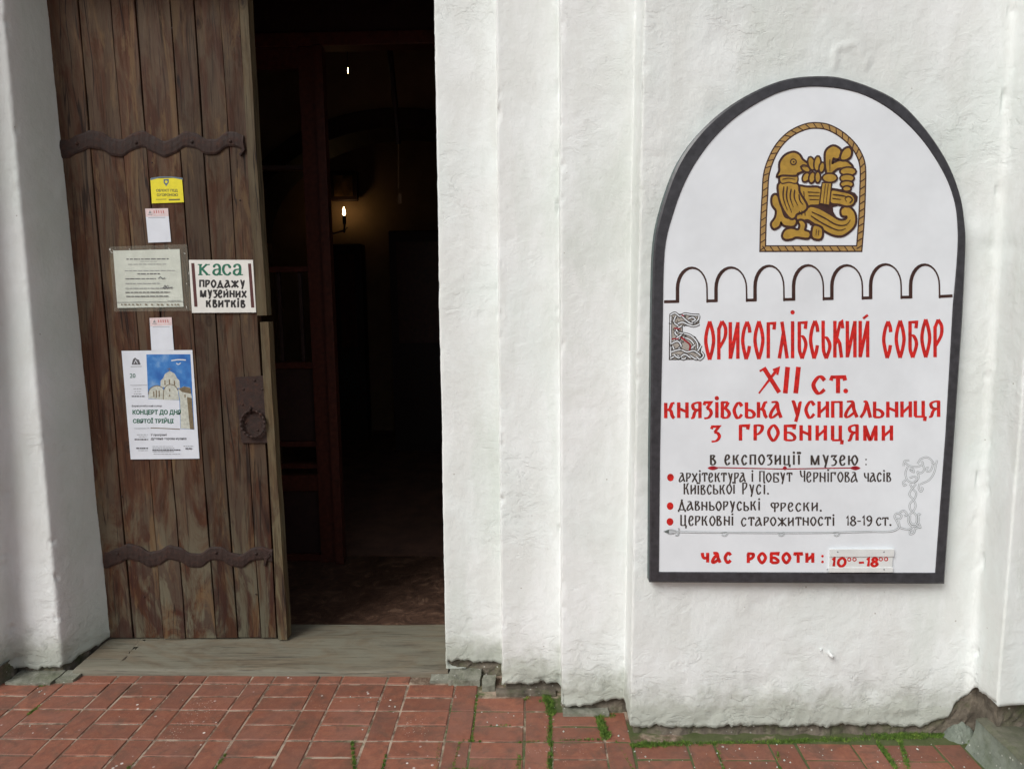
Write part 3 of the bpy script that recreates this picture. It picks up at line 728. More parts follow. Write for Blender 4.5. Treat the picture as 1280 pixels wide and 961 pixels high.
# ------------------------------------------------------------------ flat artwork: brush strokes, fills and print on a real plane
def smooth_pts(pts, closed=False, n=6):
    k = len(pts)
    if k < 3: return pts
    out = []
    rng_ = range(k if closed else k-1)
    for i in rng_:
        if closed: p0, p1, p2, p3 = pts[i-1], pts[i], pts[(i+1) % k], pts[(i+2) % k]
        else: p0, p1, p2, p3 = pts[max(i-1, 0)], pts[i], pts[i+1], pts[min(i+2, k-1)]
        for j in range(n):
            t = j/n; out.append(tuple(.5*((2*p1[d])+(-p0[d]+p2[d])*t+(2*p0[d]-5*p1[d]+4*p2[d]-p3[d])*t*t+(-p0[d]+3*p1[d]-3*p2[d]+p3[d])*t**3) for d in (0, 1)))
    if not closed: out.append(pts[-1])
    return out
class Art:
    def __init__(s, Y, base=.0006, step=.00003): s.Y = Y; s.base = base; s.k = 0; s.step = step; s.mb = MB()
    def p(s, x, y, off): q = W(x, y, s.Y); return Vector((q.x, s.Y-off, q.z))
    def nxt(s, cyc=None):
        s.k += 1; return s.base+s.step*(s.k if cyc is None else s.k % cyc)
    def stroke(s, pts, w=2.0, wt=None, mat=0, closed=False, smooth=False, nib=12, cyc=None, taper=None, cap=0.0):
        wt = w if wt is None else wt
        if smooth: pts = smooth_pts(pts, closed)
        q = [pts[0]]
        for a in pts[1:]:
            if math.dist(a, q[-1]) > .05: q.append(a)
        if closed and math.dist(q[0], q[-1]) < .05: q.pop()
        pts = q; n = len(pts)
        if n < 2: return
        if cap and not closed:
            (ax, ay), (bx, by) = pts[0], pts[1]; l = math.dist(pts[0], pts[1]); pts[0] = (ax-(bx-ax)/l*cap, ay-(by-ay)/l*cap)
            (ax, ay), (bx, by) = pts[-1], pts[-2]; l = math.dist(pts[-1], pts[-2]); pts[-1] = (ax-(bx-ax)/l*cap, ay-(by-ay)/l*cap)
        off = s.nxt(cyc); V = []
        for i in range(n):
            a = pts[i-1] if (i or closed) else None; b = pts[(i+1) % n] if (i < n-1 or closed) else None; c = pts[i]
            def nd(p, q): l = math.dist(p, q) or 1; return ((q[0]-p[0])/l, (q[1]-p[1])/l)
            d1 = nd(a, c) if a else nd(c, b); d2 = nd(c, b) if b else d1
            t = (d1[0]+d2[0], d1[1]+d2[1]); l = math.hypot(*t)
            if l < .3: t = d2; l = 1
            t = (t[0]/l, t[1]/l); nn = (-t[1], t[0]); cosh = max(.55, abs(t[0]*d2[0]+t[1]*d2[1]))
            ang = math.atan2(-t[1], t[0])-R(nib); ww = wt+(w-wt)*abs(math.sin(ang))
            if taper: ww *= taper(i/(n-1))
            h = ww/2/cosh
            V += [s.p(c[0]+nn[0]*h, c[1]+nn[1]*h, off), s.p(c[0]-nn[0]*h, c[1]-nn[1]*h, off)]
        F = [[2*i, 2*i+1, (2*i+3) % (2*n), (2*i+2) % (2*n)] for i in range(n if closed else n-1)]
        s.mb.add(V, F, mat)
    def poly(s, pts, mat=0, smooth=False, cyc=None):
        if smooth: pts = smooth_pts(pts, True, 4)
        off = s.nxt(cyc); V = [s.p(x, y, off) for x, y in pts]
        T = tessellate_polygon([[Vector((x, y, 0)) for x, y in pts]]); s.mb.add(V, [list(t) for t in T], mat)
    def disc(s, x, y, r, mat=0, cyc=None, ry=None):
        s.poly([(x+r*math.cos(k*math.pi/8), y+(ry or r)*math.sin(k*math.pi/8)) for k in range(16)], mat, cyc=cyc)
    def rect(s, x0, y0, x1, y1, mat=0): s.poly([(x0, y0), (x1, y0), (x1, y1), (x0, y1)], mat)
    def build(s, name, mats, parent): return s.mb.build(name, mats, parent)

# hand-lettered alphabet: x 0..1, y 0 (baseline) .. 1 (cap)
def cv(*p): return ('c', list(p))
def ln(*p): return ('l', list(p))
GL = {
 'А': (.95, [cv((.12, .98), (.45, 1.0), (.62, .9), (.70, .5), (.95, 0)), cv((.62, .88), (.18, .45), (.02, .12), (.22, .02), (.72, .30))]),
 'Б': (.95, [ln((.15, 0), (.15, .98)), ln((.02, .97), (.92, .97), (.86, .74)), cv((.15, .50), (.55, .50), (.92, .25), (.80, .02), (.15, .02))]),
 'В': (.80, [ln((.12, 0), (.12, 1)), ln((.0, .98), (.72, .98)), cv((.74, .98), (.50, .70), (.20, .55)), cv((.14, .56), (.50, .56), (.84, .28), (.62, .02), (.10, .02))]),
 'Г': (.80, [ln((.12, 0), (.12, 1)), ln((.0, .97), (.90, .97), (.82, .72))]),
 'Д': (1.05, [ln((.55, 1.05), (.14, .06)), ln((.42, 1.0), (.82, .06)), ln((.02, .06), (1.0, .06)), ln((.04, .06), (.02, -.14)), ln((.96, .06), (.98, -.14))]),
 'Е': (.78, [cv((.88, .22), (.62, .01), (.30, .04), (.08, .45), (.30, .95), (.62, .98), (.80, .78), (.60, .58), (.12, .45))]),
 'Ж': (1.30, [ln((.5, 0), (.5, 1)), ln((.02, 1), (.98, 0)), ln((.98, 1), (.02, 0))]),
 'З': (.72, [ln((.05, .80), (.12, .97), (.82, .97), (.36, .58)), cv((.34, .58), (.70, .52), (.86, .28), (.55, .02), (.05, -.03))]),
 'И': (.85, [ln((.12, 0), (.12, 1)), ln((.88, 0), (.88, 1)), ln((.12, .26), (.88, .74))]),
 'Й': (.85, [ln((.12, 0), (.12, 1)), ln((.88, 0), (.88, 1)), ln((.12, .26), (.88, .74)), ln((.50, 1.10), (.85, 1.20))]),
 'І': (.34, [ln((.5, 0), (.5, 1)), ('d', [(.5, 1.24)])]),
 'Ї': (.36, [ln((.5, 0), (.5, 1)), ('d', [(.12, 1.22)]), ('d', [(.88, 1.22)])]),
 'К': (.88, [ln((.12, 0), (.12, 1)), cv((.95, .98), (.72, .95), (.50, .62), (.16, .50)), cv((.40, .56), (.62, .45), (.74, .15), (.92, .0))]),
 'Л': (.85, [cv((.30, .98), (.50, .98), (.64, .80), (.94, 0)), cv((.58, .84), (.36, .35), (.04, 0))]),
 'М': (1.15, [ln((.12, 0), (.12, 1)), ln((.88, 0), (.88, 1)), cv((.12, .98), (.32, .45), (.5, .05), (.70, .55), (.88, .98))]),
 'Н': (.90, [ln((.12, 0), (.12, 1)), ln((.88, 0), (.88, 1)), ln((.12, .62), (.88, .38))]),
 'О': (.86, [('o', [(.5, 1.0), (.86, .72), (.90, .40), (.5, 0), (.12, .34), (.10, .68)])]),
 'П': (.90, [ln((.14, 0), (.14, 1)), ln((.86, 0), (.86, 1)), ln((.0, .97), (1.0, .97))]),
 'Р': (.76, [ln((.14, 0), (.14, 1)), ln((.0, .97), (.55, .98)), cv((.50, .98), (.86, .92), (.82, .66), (.50, .44), (.16, .38))]),
 'С': (.80, [cv((.90, .76), (.66, .97), (.40, .92), (.10, .50), (.34, .06), (.60, .02), (.90, .24))]),
 'Т': (.86, [ln((.5, 0), (.5, .97)), ln((.03, .76), (.10, .97), (.92, .97), (.97, .76))]),
 'У': (.85, [cv((.04, 1.0), (.22, .98), (.46, .40), (.58, .14)), cv((.96, .98), (.80, .90), (.62, .30), (.40, -.24))]),
 'Ф': (1.05, [ln((.5, -.12), (.5, .95)), cv((.5, .88), (.20, .98), (.02, .74), (.22, .44), (.5, .40)), cv((.5, .88), (.82, .98), (.98, .74), (.78, .44), (.5, .40))]),
 'Х': (.90, [ln((.08, 1), (.92, 0)), ln((.95, 1), (.05, 0))]),
 'Ц': (.95, [ln((.12, 1), (.12, .04)), ln((.76, 1), (.76, .04)), ln((.08, .03), (.92, .03)), ln((.92, .05), (.88, -.24))]),
 'Ч': (.76, [cv((.05, 1), (.14, .62), (.40, .45), (.86, .50)), ln((.86, 0), (.86, 1))]),
 'Ь': (.80, [ln((.12, 1), (.12, 0)), cv((.12, .50), (.60, .46), (.92, .24), (.70, .02), (.08, .02))]),
 'Ю': (1.20, [ln((.09, 0), (.09, 1)), ln((.09, .5), (.42, .5)), ('o', [(.68, 1.0), (.92, .72), (.94, .40), (.68, 0), (.44, .36), (.42, .66)])]),
 'Я': (.88, [ln((.86, 0), (.86, 1)), cv((.98, .97), (.55, .98), (.20, .84), (.30, .58), (.84, .50)), cv((.62, .50), (.38, .36), (.22, .04), (.02, .0))]),
 '0': (.78, [('o', [(.5, 1.0), (.90, .72), (.90, .28), (.5, 0), (.10, .28), (.10, .72)])]),
 '1': (.42, [ln((.60, 0), (.60, .98), (.12, .76))]), 
 '8': (.80, [('o', [(.5, .98), (.82, .78), (.5, .54), (.18, .78)]), ('o', [(.5, .54), (.92, .26), (.5, .01), (.08, .26)])]),
 '9': (.80, [('o', [(.5, .98), (.88, .72), (.5, .46), (.12, .72)]), cv((.88, .72), (.80, .30), (.45, .0), (.20, .04))]),
 '-': (.55, [ln((.05, .46), (.95, .46))]), '.': (.30, [('d', [(.5, .05)])]), ':': (.30, [('d', [(.5, .12)]), ('d', [(.5, .80)])]),
 ' ': (.6, []),
}
TT = dict(GL)     # tall, pointed capitals of the title
TT.update({'О': (.86, [cv((.5, 1.02), (.22, .76), (.10, .50), (.24, .24), (.5, -.02)), cv((.5, 1.02), (.78, .76), (.90, .50), (.76, .24), (.5, -.02))]),
 'С': (.80, [cv((.88, .70), (.80, .86), (.58, 1.0)), cv((.58, 1.0), (.26, .78), (.10, .50), (.22, .26), (.48, -.02)), cv((.48, -.02), (.72, .16), (.84, .34))]),
 'Р': (.76, [ln((.14, -.02), (.14, .84)), cv((.10, .78), (.50, 1.02)), cv((.50, 1.02), (.90, .84), (.84, .58), (.22, .30))]),
 'Б': (.82, [ln((.20, .30), (.20, .96)), ln((.02, .95), (.92, .95), (.84, .78)), cv((.20, .58), (.62, .56), (.90, .34), (.50, -.02)), cv((.20, .36), (.24, .18), (.50, -.02))]),
 'Ь': (.78, [cv((.14, 1.0), (.16, .3), (.30, .10), (.50, -.02)), cv((.18, .55), (.60, .52), (.90, .30), (.50, -.02))]),
 'И': (.85, [ln((.10, .0), (.10, .98)), ln((.88, .0), (.88, .98)), ln((.12, .02), (.88, .96))]),
 'Й': (.85, [ln((.10, .0), (.10, .98)), ln((.88, .0), (.88, .98)), ln((.12, .02), (.88, .96)), ln((.40, 1.04), (.90, 1.14))]),
 'К': (.88, [ln((.14, 0), (.14, .98)), ln((.92, .78), (.86, .97), (.66, .93), (.18, .36)), ln((.38, .50), (.62, .38), (.80, 0))]),
 'Л': (.82, [ln((.38, .98), (.94, 0)), ln((.56, .72), (.10, 0))]),
 'Г': (.74, [ln((.20, 0), (.20, .96)), ln((.0, .95), (.95, .95), (.88, .78))])})
def text(art, s, x0, x1, yb0, yb1, h, w, wt, mat=0, gl=GL, gap=.16, nib=12, jit=.25, skew=0, cap=0):
    tot = sum(gl[c][0] for c in s)+gap*(len(s)-1); u = (x1-x0)/tot; x = x0
    for c in s:
        gw, st_ = gl[c]; gw *= u
        yb = yb0+(yb1-yb0)*((x-x0)/(x1-x0)); jx, jy = random.uniform(-jit, jit), random.uniform(-jit, jit); hh = h*(1+random.uniform(-.02, .02))*(1+(cap if x == x0 else 0))
        f = lambda p: (x+jx+p[0]*gw+skew*p[1]*hh, yb+jy-p[1]*hh)
        for k, pts in st_:
            q = [f(p) for p in pts]
            if k == 'd': art.disc(q[0][0], q[0][1], w*.62, mat, cyc=9)
            elif k == 'o': art.stroke(q, w, wt, mat, closed=True, smooth=True, nib=nib, cyc=9)
            else: art.stroke(q, w, wt, mat, smooth=(k == 'c' and len(q) > 2), nib=nib, cyc=9)
        x += gw+gap*u

def fontmesh(body, x0, y0, x1, y1, Y, off, mat, name, parent, bold=0.0):
    """printed type: glyph outlines of the built-in font fitted into a pixel rectangle"""
    c = bpy.data.curves.new('t', 'FONT'); c.body = body; c.offset = bold; c.resolution_u = 2
    o = bpy.data.objects.new('t', c); col.objects.link(o); me = bpy.data.meshes.new_from_object(o)
    V = np.array([v.co[:] for v in me.vertices]); F = [list(p.vertices) for p in me.polygons]
    bpy.data.objects.remove(o); bpy.data.curves.remove(c); bpy.data.meshes.remove(me)
    a, b = V.min(0), V.max(0); out = []
    for v in V:
        u = (v[0]-a[0])/(b[0]-a[0]); t = (v[1]-a[1])/(b[1]-a[1]); px = x0+(x1-x0)*u; py = y1+(y0-y1)*t
        q = W(px, py, Y); out.append((q.x, Y-off, q.z))
    return mk(name, out, F, mat, parent)
def quadmap(q, name, mats, parent, Y, off, th=.0008):
    """sheet of paper with pixel corners q (tl, tr, br, bl)"""
    V = []
    for o_ in (off, off-th):
        for (x, y) in q: p = W(x, y, Y); V.append((p.x, Y-o_, p.z))
    return mk(name, V, [[0, 3, 2, 1], [4, 5, 6, 7]]+[[j, (j+1) % 4, 4+(j+1) % 4, 4+j] for j in range(4)], mats, parent)

# ------------------------------------------------------------------ museum sign
YS_ = 2.555
sign = empty('museum_sign', (W(1000, 727, YS_).x, YS_+.03, W(1000, 727, YS_).z)); tag(sign, 'arched white museum sign with slate frame and red Cyrillic lettering', 'sign')
OUT = [(811.5, 727), (812.5, 560), (814.5, 400), (817, 313), (825, 266), (843, 213), (864, 178), (893, 147), (930, 121), (975, 101), (1018, 95), (1060, 99), (1116, 122), (1152, 155), (1183, 200), (1200, 243), (1206, 280), (1207, 313), (1203, 400), (1192, 560), (1180.5, 729)]
INN = [(824.5, 713), (826, 560), (829.5, 400), (832, 313), (843, 266), (858, 227), (878, 193), (903, 163), (935, 137), (978, 115), (1022, 109), (1073, 117), (1114, 139), (1150, 173), (1177, 213), (1191, 247), (1196, 280), (1195.5, 320), (1190, 380), (1181, 540), (1168, 714)]
def dens(L_):
    s_ = smooth_pts(L_[2:19], False, 5); return [L_[0], L_[1]]+s_+[L_[19], L_[20]]
O_, I_ = dens(OUT), dens(INN); n = len(O_)
mb = MB(); V = []
def ring_(pts, y, sh=0.0): return [Vector((W(a, b, YS_).x, y, W(a, b, YS_).z)) for a, b in pts]
mid = [((a[0]*.85+b[0]*.15), (a[1]*.85+b[1]*.15)) for a, b in zip(O_, I_)]; midi = [((a[0]*.12+b[0]*.88), (a[1]*.12+b[1]*.88)) for a, b in zip(O_, I_)]
V = ring_(O_, YS_+.052)+ring_(O_, YS_+.001)+ring_(mid, YS_-.004)+ring_(midi, YS_-.004)+ring_(I_, YS_+.004)
F = []; M = []
for k in range(4):
    for j in range(n): F.append([k*n+j, k*n+(j+1) % n, (k+1)*n+(j+1) % n, (k+1)*n+j]); M.append(1 if k == 0 else 0)
mb.add(V, F); mb.M = M; mb.build('frame', [FRAME, FRAMEE], sign)
inner = [((a[0]*.3+b[0]*.7), (a[1]*.3+b[1]*.7)) for a, b in zip(O_, I_)]
V = ring_(inner, YS_)+ring_(inner, YS_+.045); T = tessellate_polygon([[Vector((v.x, v.z, 0)) for v in V[:n]]])
F = [list(t_) for t_ in T]+[[j, (j+1) % n, n+(j+1) % n, n+j] for j in range(n)]; mk('panel', V, F, SIGNW, sign)

# frieze of little arches
a = Art(YS_)
cr = lambda x, y: (820+x/3.282, 320+y/3.282)
ar = [(88, 209), (246, 371), (406, 524), (564, 686), (721, 846), (880, 1005), (1044, 1162)]; tops = [40, 39, 32, 30, 30, 26, 27]
base = lambda x: 186-.019*(x-35)
prev = 33
for (x0, x1), tp in zip(ar, tops):
    yb = base(x0); a.stroke([cr(prev, base(prev)), cr(x0+4, yb)], 3.6, 3.6)
    mx = (x0+x1)/2; hw = (x1-x0)/2; pts = [cr(x0, yb+5)]
    for k in range(15):
        th = math.pi*k/14; pts.append(cr(mx-hw*math.cos(th), tp+7+(85)*(1-math.sin(th))**1.0))
    pts.append(cr(x1+1, yb+5)); a.stroke(pts, 4.4, 4.4, taper=lambda t: 1.0-.55*min(1, max(0, (t-.3)/.35)))
    prev = x1-3
a.stroke([cr(prev, base(prev)), cr(1216, base(1216)-2)], 3.6, 3.6); a.build('arch_frieze', BROWN, sign)

# emblem: bird in a rope-bordered arch
e = Art(YS_, .0006, .000025); ec = lambda p: (930+p[0]/5.058, 140+p[1]/5.058); k1 = 1/5.058
rope = smooth_pts([(118, 862), (122, 700), (132, 520), (140, 400), (168, 305), (218, 212), (292, 138), (380, 95), (450, 84), (530, 95), (612, 138), (682, 200), (727, 268), (750, 345), (750, 480), (742, 680), (728, 862)], False, 5)
allr = rope+[(x, 862) for x in (690, 650, 600, 550, 500, 450, 400, 350, 300, 250, 200, 160)]
R_ = [ec(p) for p in allr]
e.stroke(R_, 43*k1, 43*k1, 1, closed=True); e.stroke(R_, 27*k1, 27*k1, 2, closed=True)
acc = 0
for i in range(len(allr)):
    p, q = allr[i], allr[(i+1) % len(allr)]; d = math.dist(p, q)
    while acc < d:
        t = acc/d; c = (p[0]+(q[0]-p[0])*t, p[1]+(q[1]-p[1])*t); tx, ty = (q[0]-p[0])/d, (q[1]-p[1])/d
        e.stroke([ec((c[0]-ty*17+tx*12, c[1]+tx*17+ty*12)), ec((c[0]+ty*17-tx*12, c[1]-tx*17-ty*12))], 6*k1, 6*k1, 1); acc += 47
    acc -= d
def shape(pts, sm=True, ow=29, mat=0):
    q = smooth_pts(pts, True, 4) if sm else pts; q = [ec(p) for p in q]
    e.stroke(q, ow*k1, ow*k1, 1, closed=True); e.poly(q, mat)
def lines(*L_, wd=8):
    for l in L_: e.stroke([ec(p) for p in l], wd*k1, wd*k1, 1, smooth=len(l) > 2, taper=lambda t: .5+.5*math.sin(math.pi*min(1, t+.15)))
def blob(cx_, cy_, rx_, ry_, rot=0, ow=22):
    q = []
    for k in range(14):
        th = 2*math.pi*k/14; x, y = rx_*math.cos(th), ry_*math.sin(th); q.append((cx_+x*math.cos(rot)-y*math.sin(rot), cy_+x*math.sin(rot)+y*math.cos(rot)))
    shape(q, False, ow)
# brown ground that ties the figure together
e.poly([ec(p) for p in smooth_pts([(225, 395), (330, 395), (345, 455), (500, 470), (700, 510), (695, 585), (560, 600), (600, 700), (560, 760), (430, 720), (400, 700), (300, 690), (220, 600), (215, 470)], True, 3)], 1)
shape([(180, 540), (200, 525), (222, 560), (236, 620), (260, 670), (322, 680), (312, 716), (255, 712), (232, 688), (218, 718), (188, 732), (176, 705), (200, 668), (206, 620), (182, 585)])
shape([(332, 620), (400, 600), (465, 610), (540, 650), (600, 685), (645, 680), (652, 655), (620, 650), (618, 615), (655, 600), (695, 640), (698, 705), (660, 752), (610, 778), (545, 765), (460, 712), (400, 675), (345, 690)])
shape([(338, 475), (400, 478), (480, 486), (482, 574), (420, 584), (396, 592), (372, 545)])
shape([(548, 500), (610, 506), (668, 520), (694, 548), (684, 580), (648, 590), (600, 578), (548, 568)])
shape([(228, 450), (330, 455), (345, 510), (392, 590), (372, 625), (330, 640), (315, 665), (288, 662), (245, 600), (222, 520)])
shape([(345, 690), (368, 690), (384, 712), (378, 748), (410, 762), (402, 792), (330, 785), (300, 796), (262, 800), (246, 782), (262, 748), (300, 738), (342, 748), (356, 715)])
shape([(438, 725), (462, 722), (490, 742), (482, 796), (434, 788)])
shape([(236, 402), (328, 402), (328, 446), (282, 440), (236, 446)], True, 16)
shape([(228, 372), (230, 320), (262, 276), (310, 258), (345, 272), (366, 304), (398, 330), (366, 338), (362, 350), (384, 362), (358, 374), (335, 384), (322, 396), (242, 394), (215, 402)])
shape([(525, 382), (515, 300), (522, 245), (562, 218), (602, 238), (606, 272), (586, 292), (560, 288), (552, 330), (600, 312), (650, 318), (680, 350), (640, 352), (590, 352), (548, 384)])
shape([(630, 300), (612, 290), (628, 245), (660, 228), (674, 252), (664, 284)])
blob(656, 375, 46, 22); blob(650, 418, 40, 20); blob(648, 456, 36, 17); blob(648, 484, 22, 12)
for a_ in ((425, 325, 17, 38, -.25), (462, 325, 17, 42, .1), (490, 350, 12, 28, .2), (388, 358, 26, 13, .5), (390, 412, 16, 26, .5), (428, 414, 15, 30, .2), (464, 412, 13, 30, 0)): blob(*a_)
blob(540, 416, 42, 24)
shape([(495, 450), (548, 452), (534, 584), (480, 574)], False, 16)
e.disc(*ec((310, 315)), 22*k1, 1); e.disc(*ec((310, 315)), 14*k1, 0); e.disc(*ec((312, 315)), 6*k1, 1)
lines([(350, 345), (392, 348)], wd=7); lines([(240, 425), (280, 418), (322, 426)], wd=6)
lines([(250, 470), (246, 540), (272, 620)], [(272, 470), (268, 545), (300, 635)], [(296, 485), (290, 540), (310, 600)], [(318, 490), (316, 540), (338, 590)], [(345, 520), (352, 560), (372, 585)],
      [(348, 625), (344, 650)], [(364, 622), (362, 652)], [(382, 618), (384, 655)], wd=9)
lines([(400, 505), (475, 508)], [(405, 528), (475, 530)], [(412, 552), (472, 553)], [(558, 520), (620, 528), (650, 536)], [(556, 545), (610, 552)], wd=8)
lines([(512, 455), (498, 578)], [(530, 455), (516, 580)], wd=7)
lines([(665, 575), (682, 552), (660, 532), (636, 545), (646, 566)], [(425, 630), (500, 665), (580, 710), (640, 712), (670, 680)], [(420, 655), (500, 705), (590, 745), (640, 735)], [(540, 300), (540, 375)], [(375, 500), (380, 560)], wd=8)
lines([(455, 740), (452, 775)], [(470, 745), (468, 780)], wd=6)
e.build('emblem', [GOLD, BROWN, GOLD2], sign)

# lettering
def line(name, mat, calls):
    for c in calls:
        a = Art(YS_, .0006, .00004); text(a, *c[0], **c[1]); a.build(name, mat, sign)
K = dict
line('title_lettering', RED, [(('ОРИСОГЛІБСЬКИЙ', 881, 1086, 448, 446, 46, 4.4, 1.9), K(gl=TT, gap=.26, nib=8)), (('СОБОР', 1103.5, 1178, 446, 445, 45, 4.4, 1.9), K(gl=TT, gap=.30, nib=8))])
a = Art(YS_, .0006, .00004)
a.stroke([(954.5, 459), (974, 490)], 5.5, 5.5); a.stroke([(972, 460.5), (948.5, 491)], 3.2, 3.2, taper=lambda t: 1.25-.6*t); a.stroke([(949.5, 463.5), (956, 459.5)], 2.6, 2.6); a.stroke([(966, 462), (973.5, 459), (971.5, 468)], 2.8, 2.8)
a.build('century_lettering', RED, sign); a = Art(YS_, .0006, .00004); a.stroke([(984.5, 458), (981.5, 491)], 6, 6); a.stroke([(998, 458), (994.5, 491)], 6, 6)
a.build('century_lettering', RED, sign); a = Art(YS_, .0006, .00004); text(a, 'СТ', 1015, 1057, 491, 490.5, 21, 5.4, 3, gap=.25); a.disc(1057, 488, 3)
a.build('century_lettering', RED, sign)
line('crypt_lettering', RED, [(('КНЯЗІВСЬКА', 830.5, 977, 522, 521.5, 19.5, 4.4, 2.1), K(gap=.20)), (('УСИПАЛЬНИЦЯ', 989, 1175, 521.5, 520.5, 20, 4.4, 2.1), K(gap=.20))])
line('tombs_lettering', RED, [(('З', 889, 901, 550.5, 550, 19, 4.2, 2.1), K()), (('ГРОБНИЦЯМИ', 924, 1116, 550, 550, 19, 4.4, 2.1), K(gap=.36))])
line('heading_lettering', INK, [(('В', 887.5, 895, 580, 580, 12, 2.6, 1.3), K()), (('ЕКСПОЗИЦІЇ', 906, 1000, 580, 580, 12, 2.5, 1.2), K(gap=.34)), (('МУЗЕЮ', 1013, 1072, 580.5, 580.5, 12, 2.5, 1.2), K(gap=.3)), ((':', 1081, 1084, 581, 581, 9, 1.6, 1.2), K())])
a = Art(YS_); a.stroke([(888, 583.5), (980, 585.5), (1072, 584)], 1.5, 1.5, taper=lambda t: .9)
for x, r in ((891, 6.5), (1069, 6.5), (981, 2.6)): a.poly([(x-r, 584.3), (x, 584.3-min(2.6, r)), (x+r, 584.3), (x, 584.3+min(2.6, r))], smooth=True)
a.build('heading_underline', DRED, sign)
line('first_point_lettering', INK, [(('АРХІТЕКТУРА', 849, 932, 601.5, 601.5, 11, 2.0, .95), K(gap=.22)), (('І', 939, 942, 601.5, 601, 11, 2.0, 1), K()), (('ПОБУТ', 949, 990, 601.5, 601.5, 11, 2.0, .95), K(cap=.2, gap=.22)),
     (('ЧЕРНІГОВА', 1000, 1072, 601.5, 601.5, 12, 2.0, .95), K(cap=.2, gap=.22)), (('ЧАСІВ', 1080, 1114, 601.5, 601, 11, 2.0, .95), K(gap=.22)),
     (('КИЇВСЬКОЇ', 854.5, 919, 617, 616.5, 11.5, 2.0, .95), K(cap=.2, gap=.22)), (('РУСІ.', 928, 961, 617, 617, 12, 2.0, .95), K(cap=.2, gap=.26))])
line('second_point_lettering', INK, [(('ДАВНЬОРУСЬКІ', 848, 950, 637, 637, 11, 2.1, 1), K(cap=.2, gap=.24)), (('ФРЕСКИ.', 963.5, 1027, 638, 638, 10.5, 2.1, 1), K(gap=.26))])
line('third_point_lettering', INK, [(('ЦЕРКОВНІ', 850.5, 917, 656, 656, 11.5, 2.1, 1), K(cap=.2, gap=.24)), (('СТАРОЖИТНОСТІ', 926.5, 1043, 656.5, 656, 10.5, 2.1, 1), K(gap=.24)), (('18-19', 1057.5, 1090, 656, 656, 12, 2.1, 1.1), K(gap=.12)), (('СТ.', 1095, 1114, 656, 656, 10, 2.0, 1), K(gap=.12))])
line('hours_heading_lettering', RED, [(('ЧАС', 877.5, 914, 702, 702, 12, 4.0, 3.4), K(gap=.42)), (('РОБОТИ', 934, 1017, 702.5, 702.5, 12, 4.0, 3.4), K(gap=.42)), ((':', 1026, 1030, 702.5, 702.5, 10.5, 2.6, 2), K())])
for (x, y) in ((838, 596), (837.6, 631.7), (837.4, 651.3)):
    a = Art(YS_); a.disc(x, y, 4.2, ry=4.7); a.build('bullet', RED, sign)

# ornate initial: interlaced bands drawn as grey outline with white core
a = Art(YS_, .0006, .000025); c0 = lambda x, y: (820+x/6.737, 380+y/6.737)
def band(pts, w=26, closed=False, core=0, edge=1, wi=.42):
    q = [c0(*p) for p in pts]; w_ = w/6.737
    a.stroke(q, w_, w_, edge, smooth=True, closed=closed); a.stroke(q, w_*wi, w_*wi, core, smooth=True, closed=closed)
a.poly([c0(*p) for p in ((112, 80), (365, 78), (365, 180), (330, 185), (225, 180), (225, 235), (330, 270), (380, 345), (378, 400), (395, 435), (370, 465), (108, 468))], 1)
a.poly([c0(*p) for p in ((120, 88), (357, 86), (357, 172), (330, 177), (217, 172), (217, 241), (326, 277), (370, 347), (368, 400), (378, 435), (362, 457), (116, 460))], 2)
for pts in ([(120, 90), (160, 72), (200, 100), (240, 80), (300, 88), (362, 92)], [(362, 95), (352, 130), (300, 160), (250, 130), (220, 100)], [(365, 165), (320, 182), (270, 170), (220, 150), (170, 170)],
            [(125, 100), (122, 200), (124, 300), (122, 455)], [(165, 100), (150, 150), (190, 190), (160, 240), (200, 280), (150, 300)], [(215, 180), (170, 215), (215, 250), (170, 290), (220, 320)],
            [(210, 240), (290, 262), (345, 320), (350, 380)], [(230, 275), (290, 300), (320, 345), (300, 395)], [(380, 345), (340, 400), (300, 370), (330, 340)],
            [(130, 330), (180, 310), (210, 350), (160, 385), (140, 350)], [(130, 400), (200, 380), (260, 400), (320, 390), (375, 430)], [(120, 455), (180, 430), (230, 460), (280, 430), (340, 460), (395, 440)],
            [(150, 420), (190, 450), (240, 420), (290, 450)], [(380, 400), (400, 430), (370, 462), (340, 440)], [(270, 120), (310, 110), (330, 130), (300, 145)]):
    band(pts, 24)
for pts in ([(205, 270), (240, 300), (285, 340), (280, 385)], [(130, 290), (190, 288)], [(150, 200), (205, 205)], [(215, 88), (235, 98)]): a.stroke([c0(*p) for p in pts], 2.1, 1.5, 3, smooth=True)
for k in range(46):
    x, y = random.uniform(120, 350), random.uniform(90, 455)
    if x > 215 and (180 < y < 250): continue
    if y > 180 and x > 235+(y-240)*.6: continue
    th = random.random()*6; a.stroke([c0(x, y), c0(x+18*math.cos(th), y+18*math.sin(th))], .9, .9, 1)
a.build('ornate_initial', [SIGNW, DGREY, paint('initial_pale_ground', (.40, .37, .33), .5, .2, 200, 0), DRED], sign)

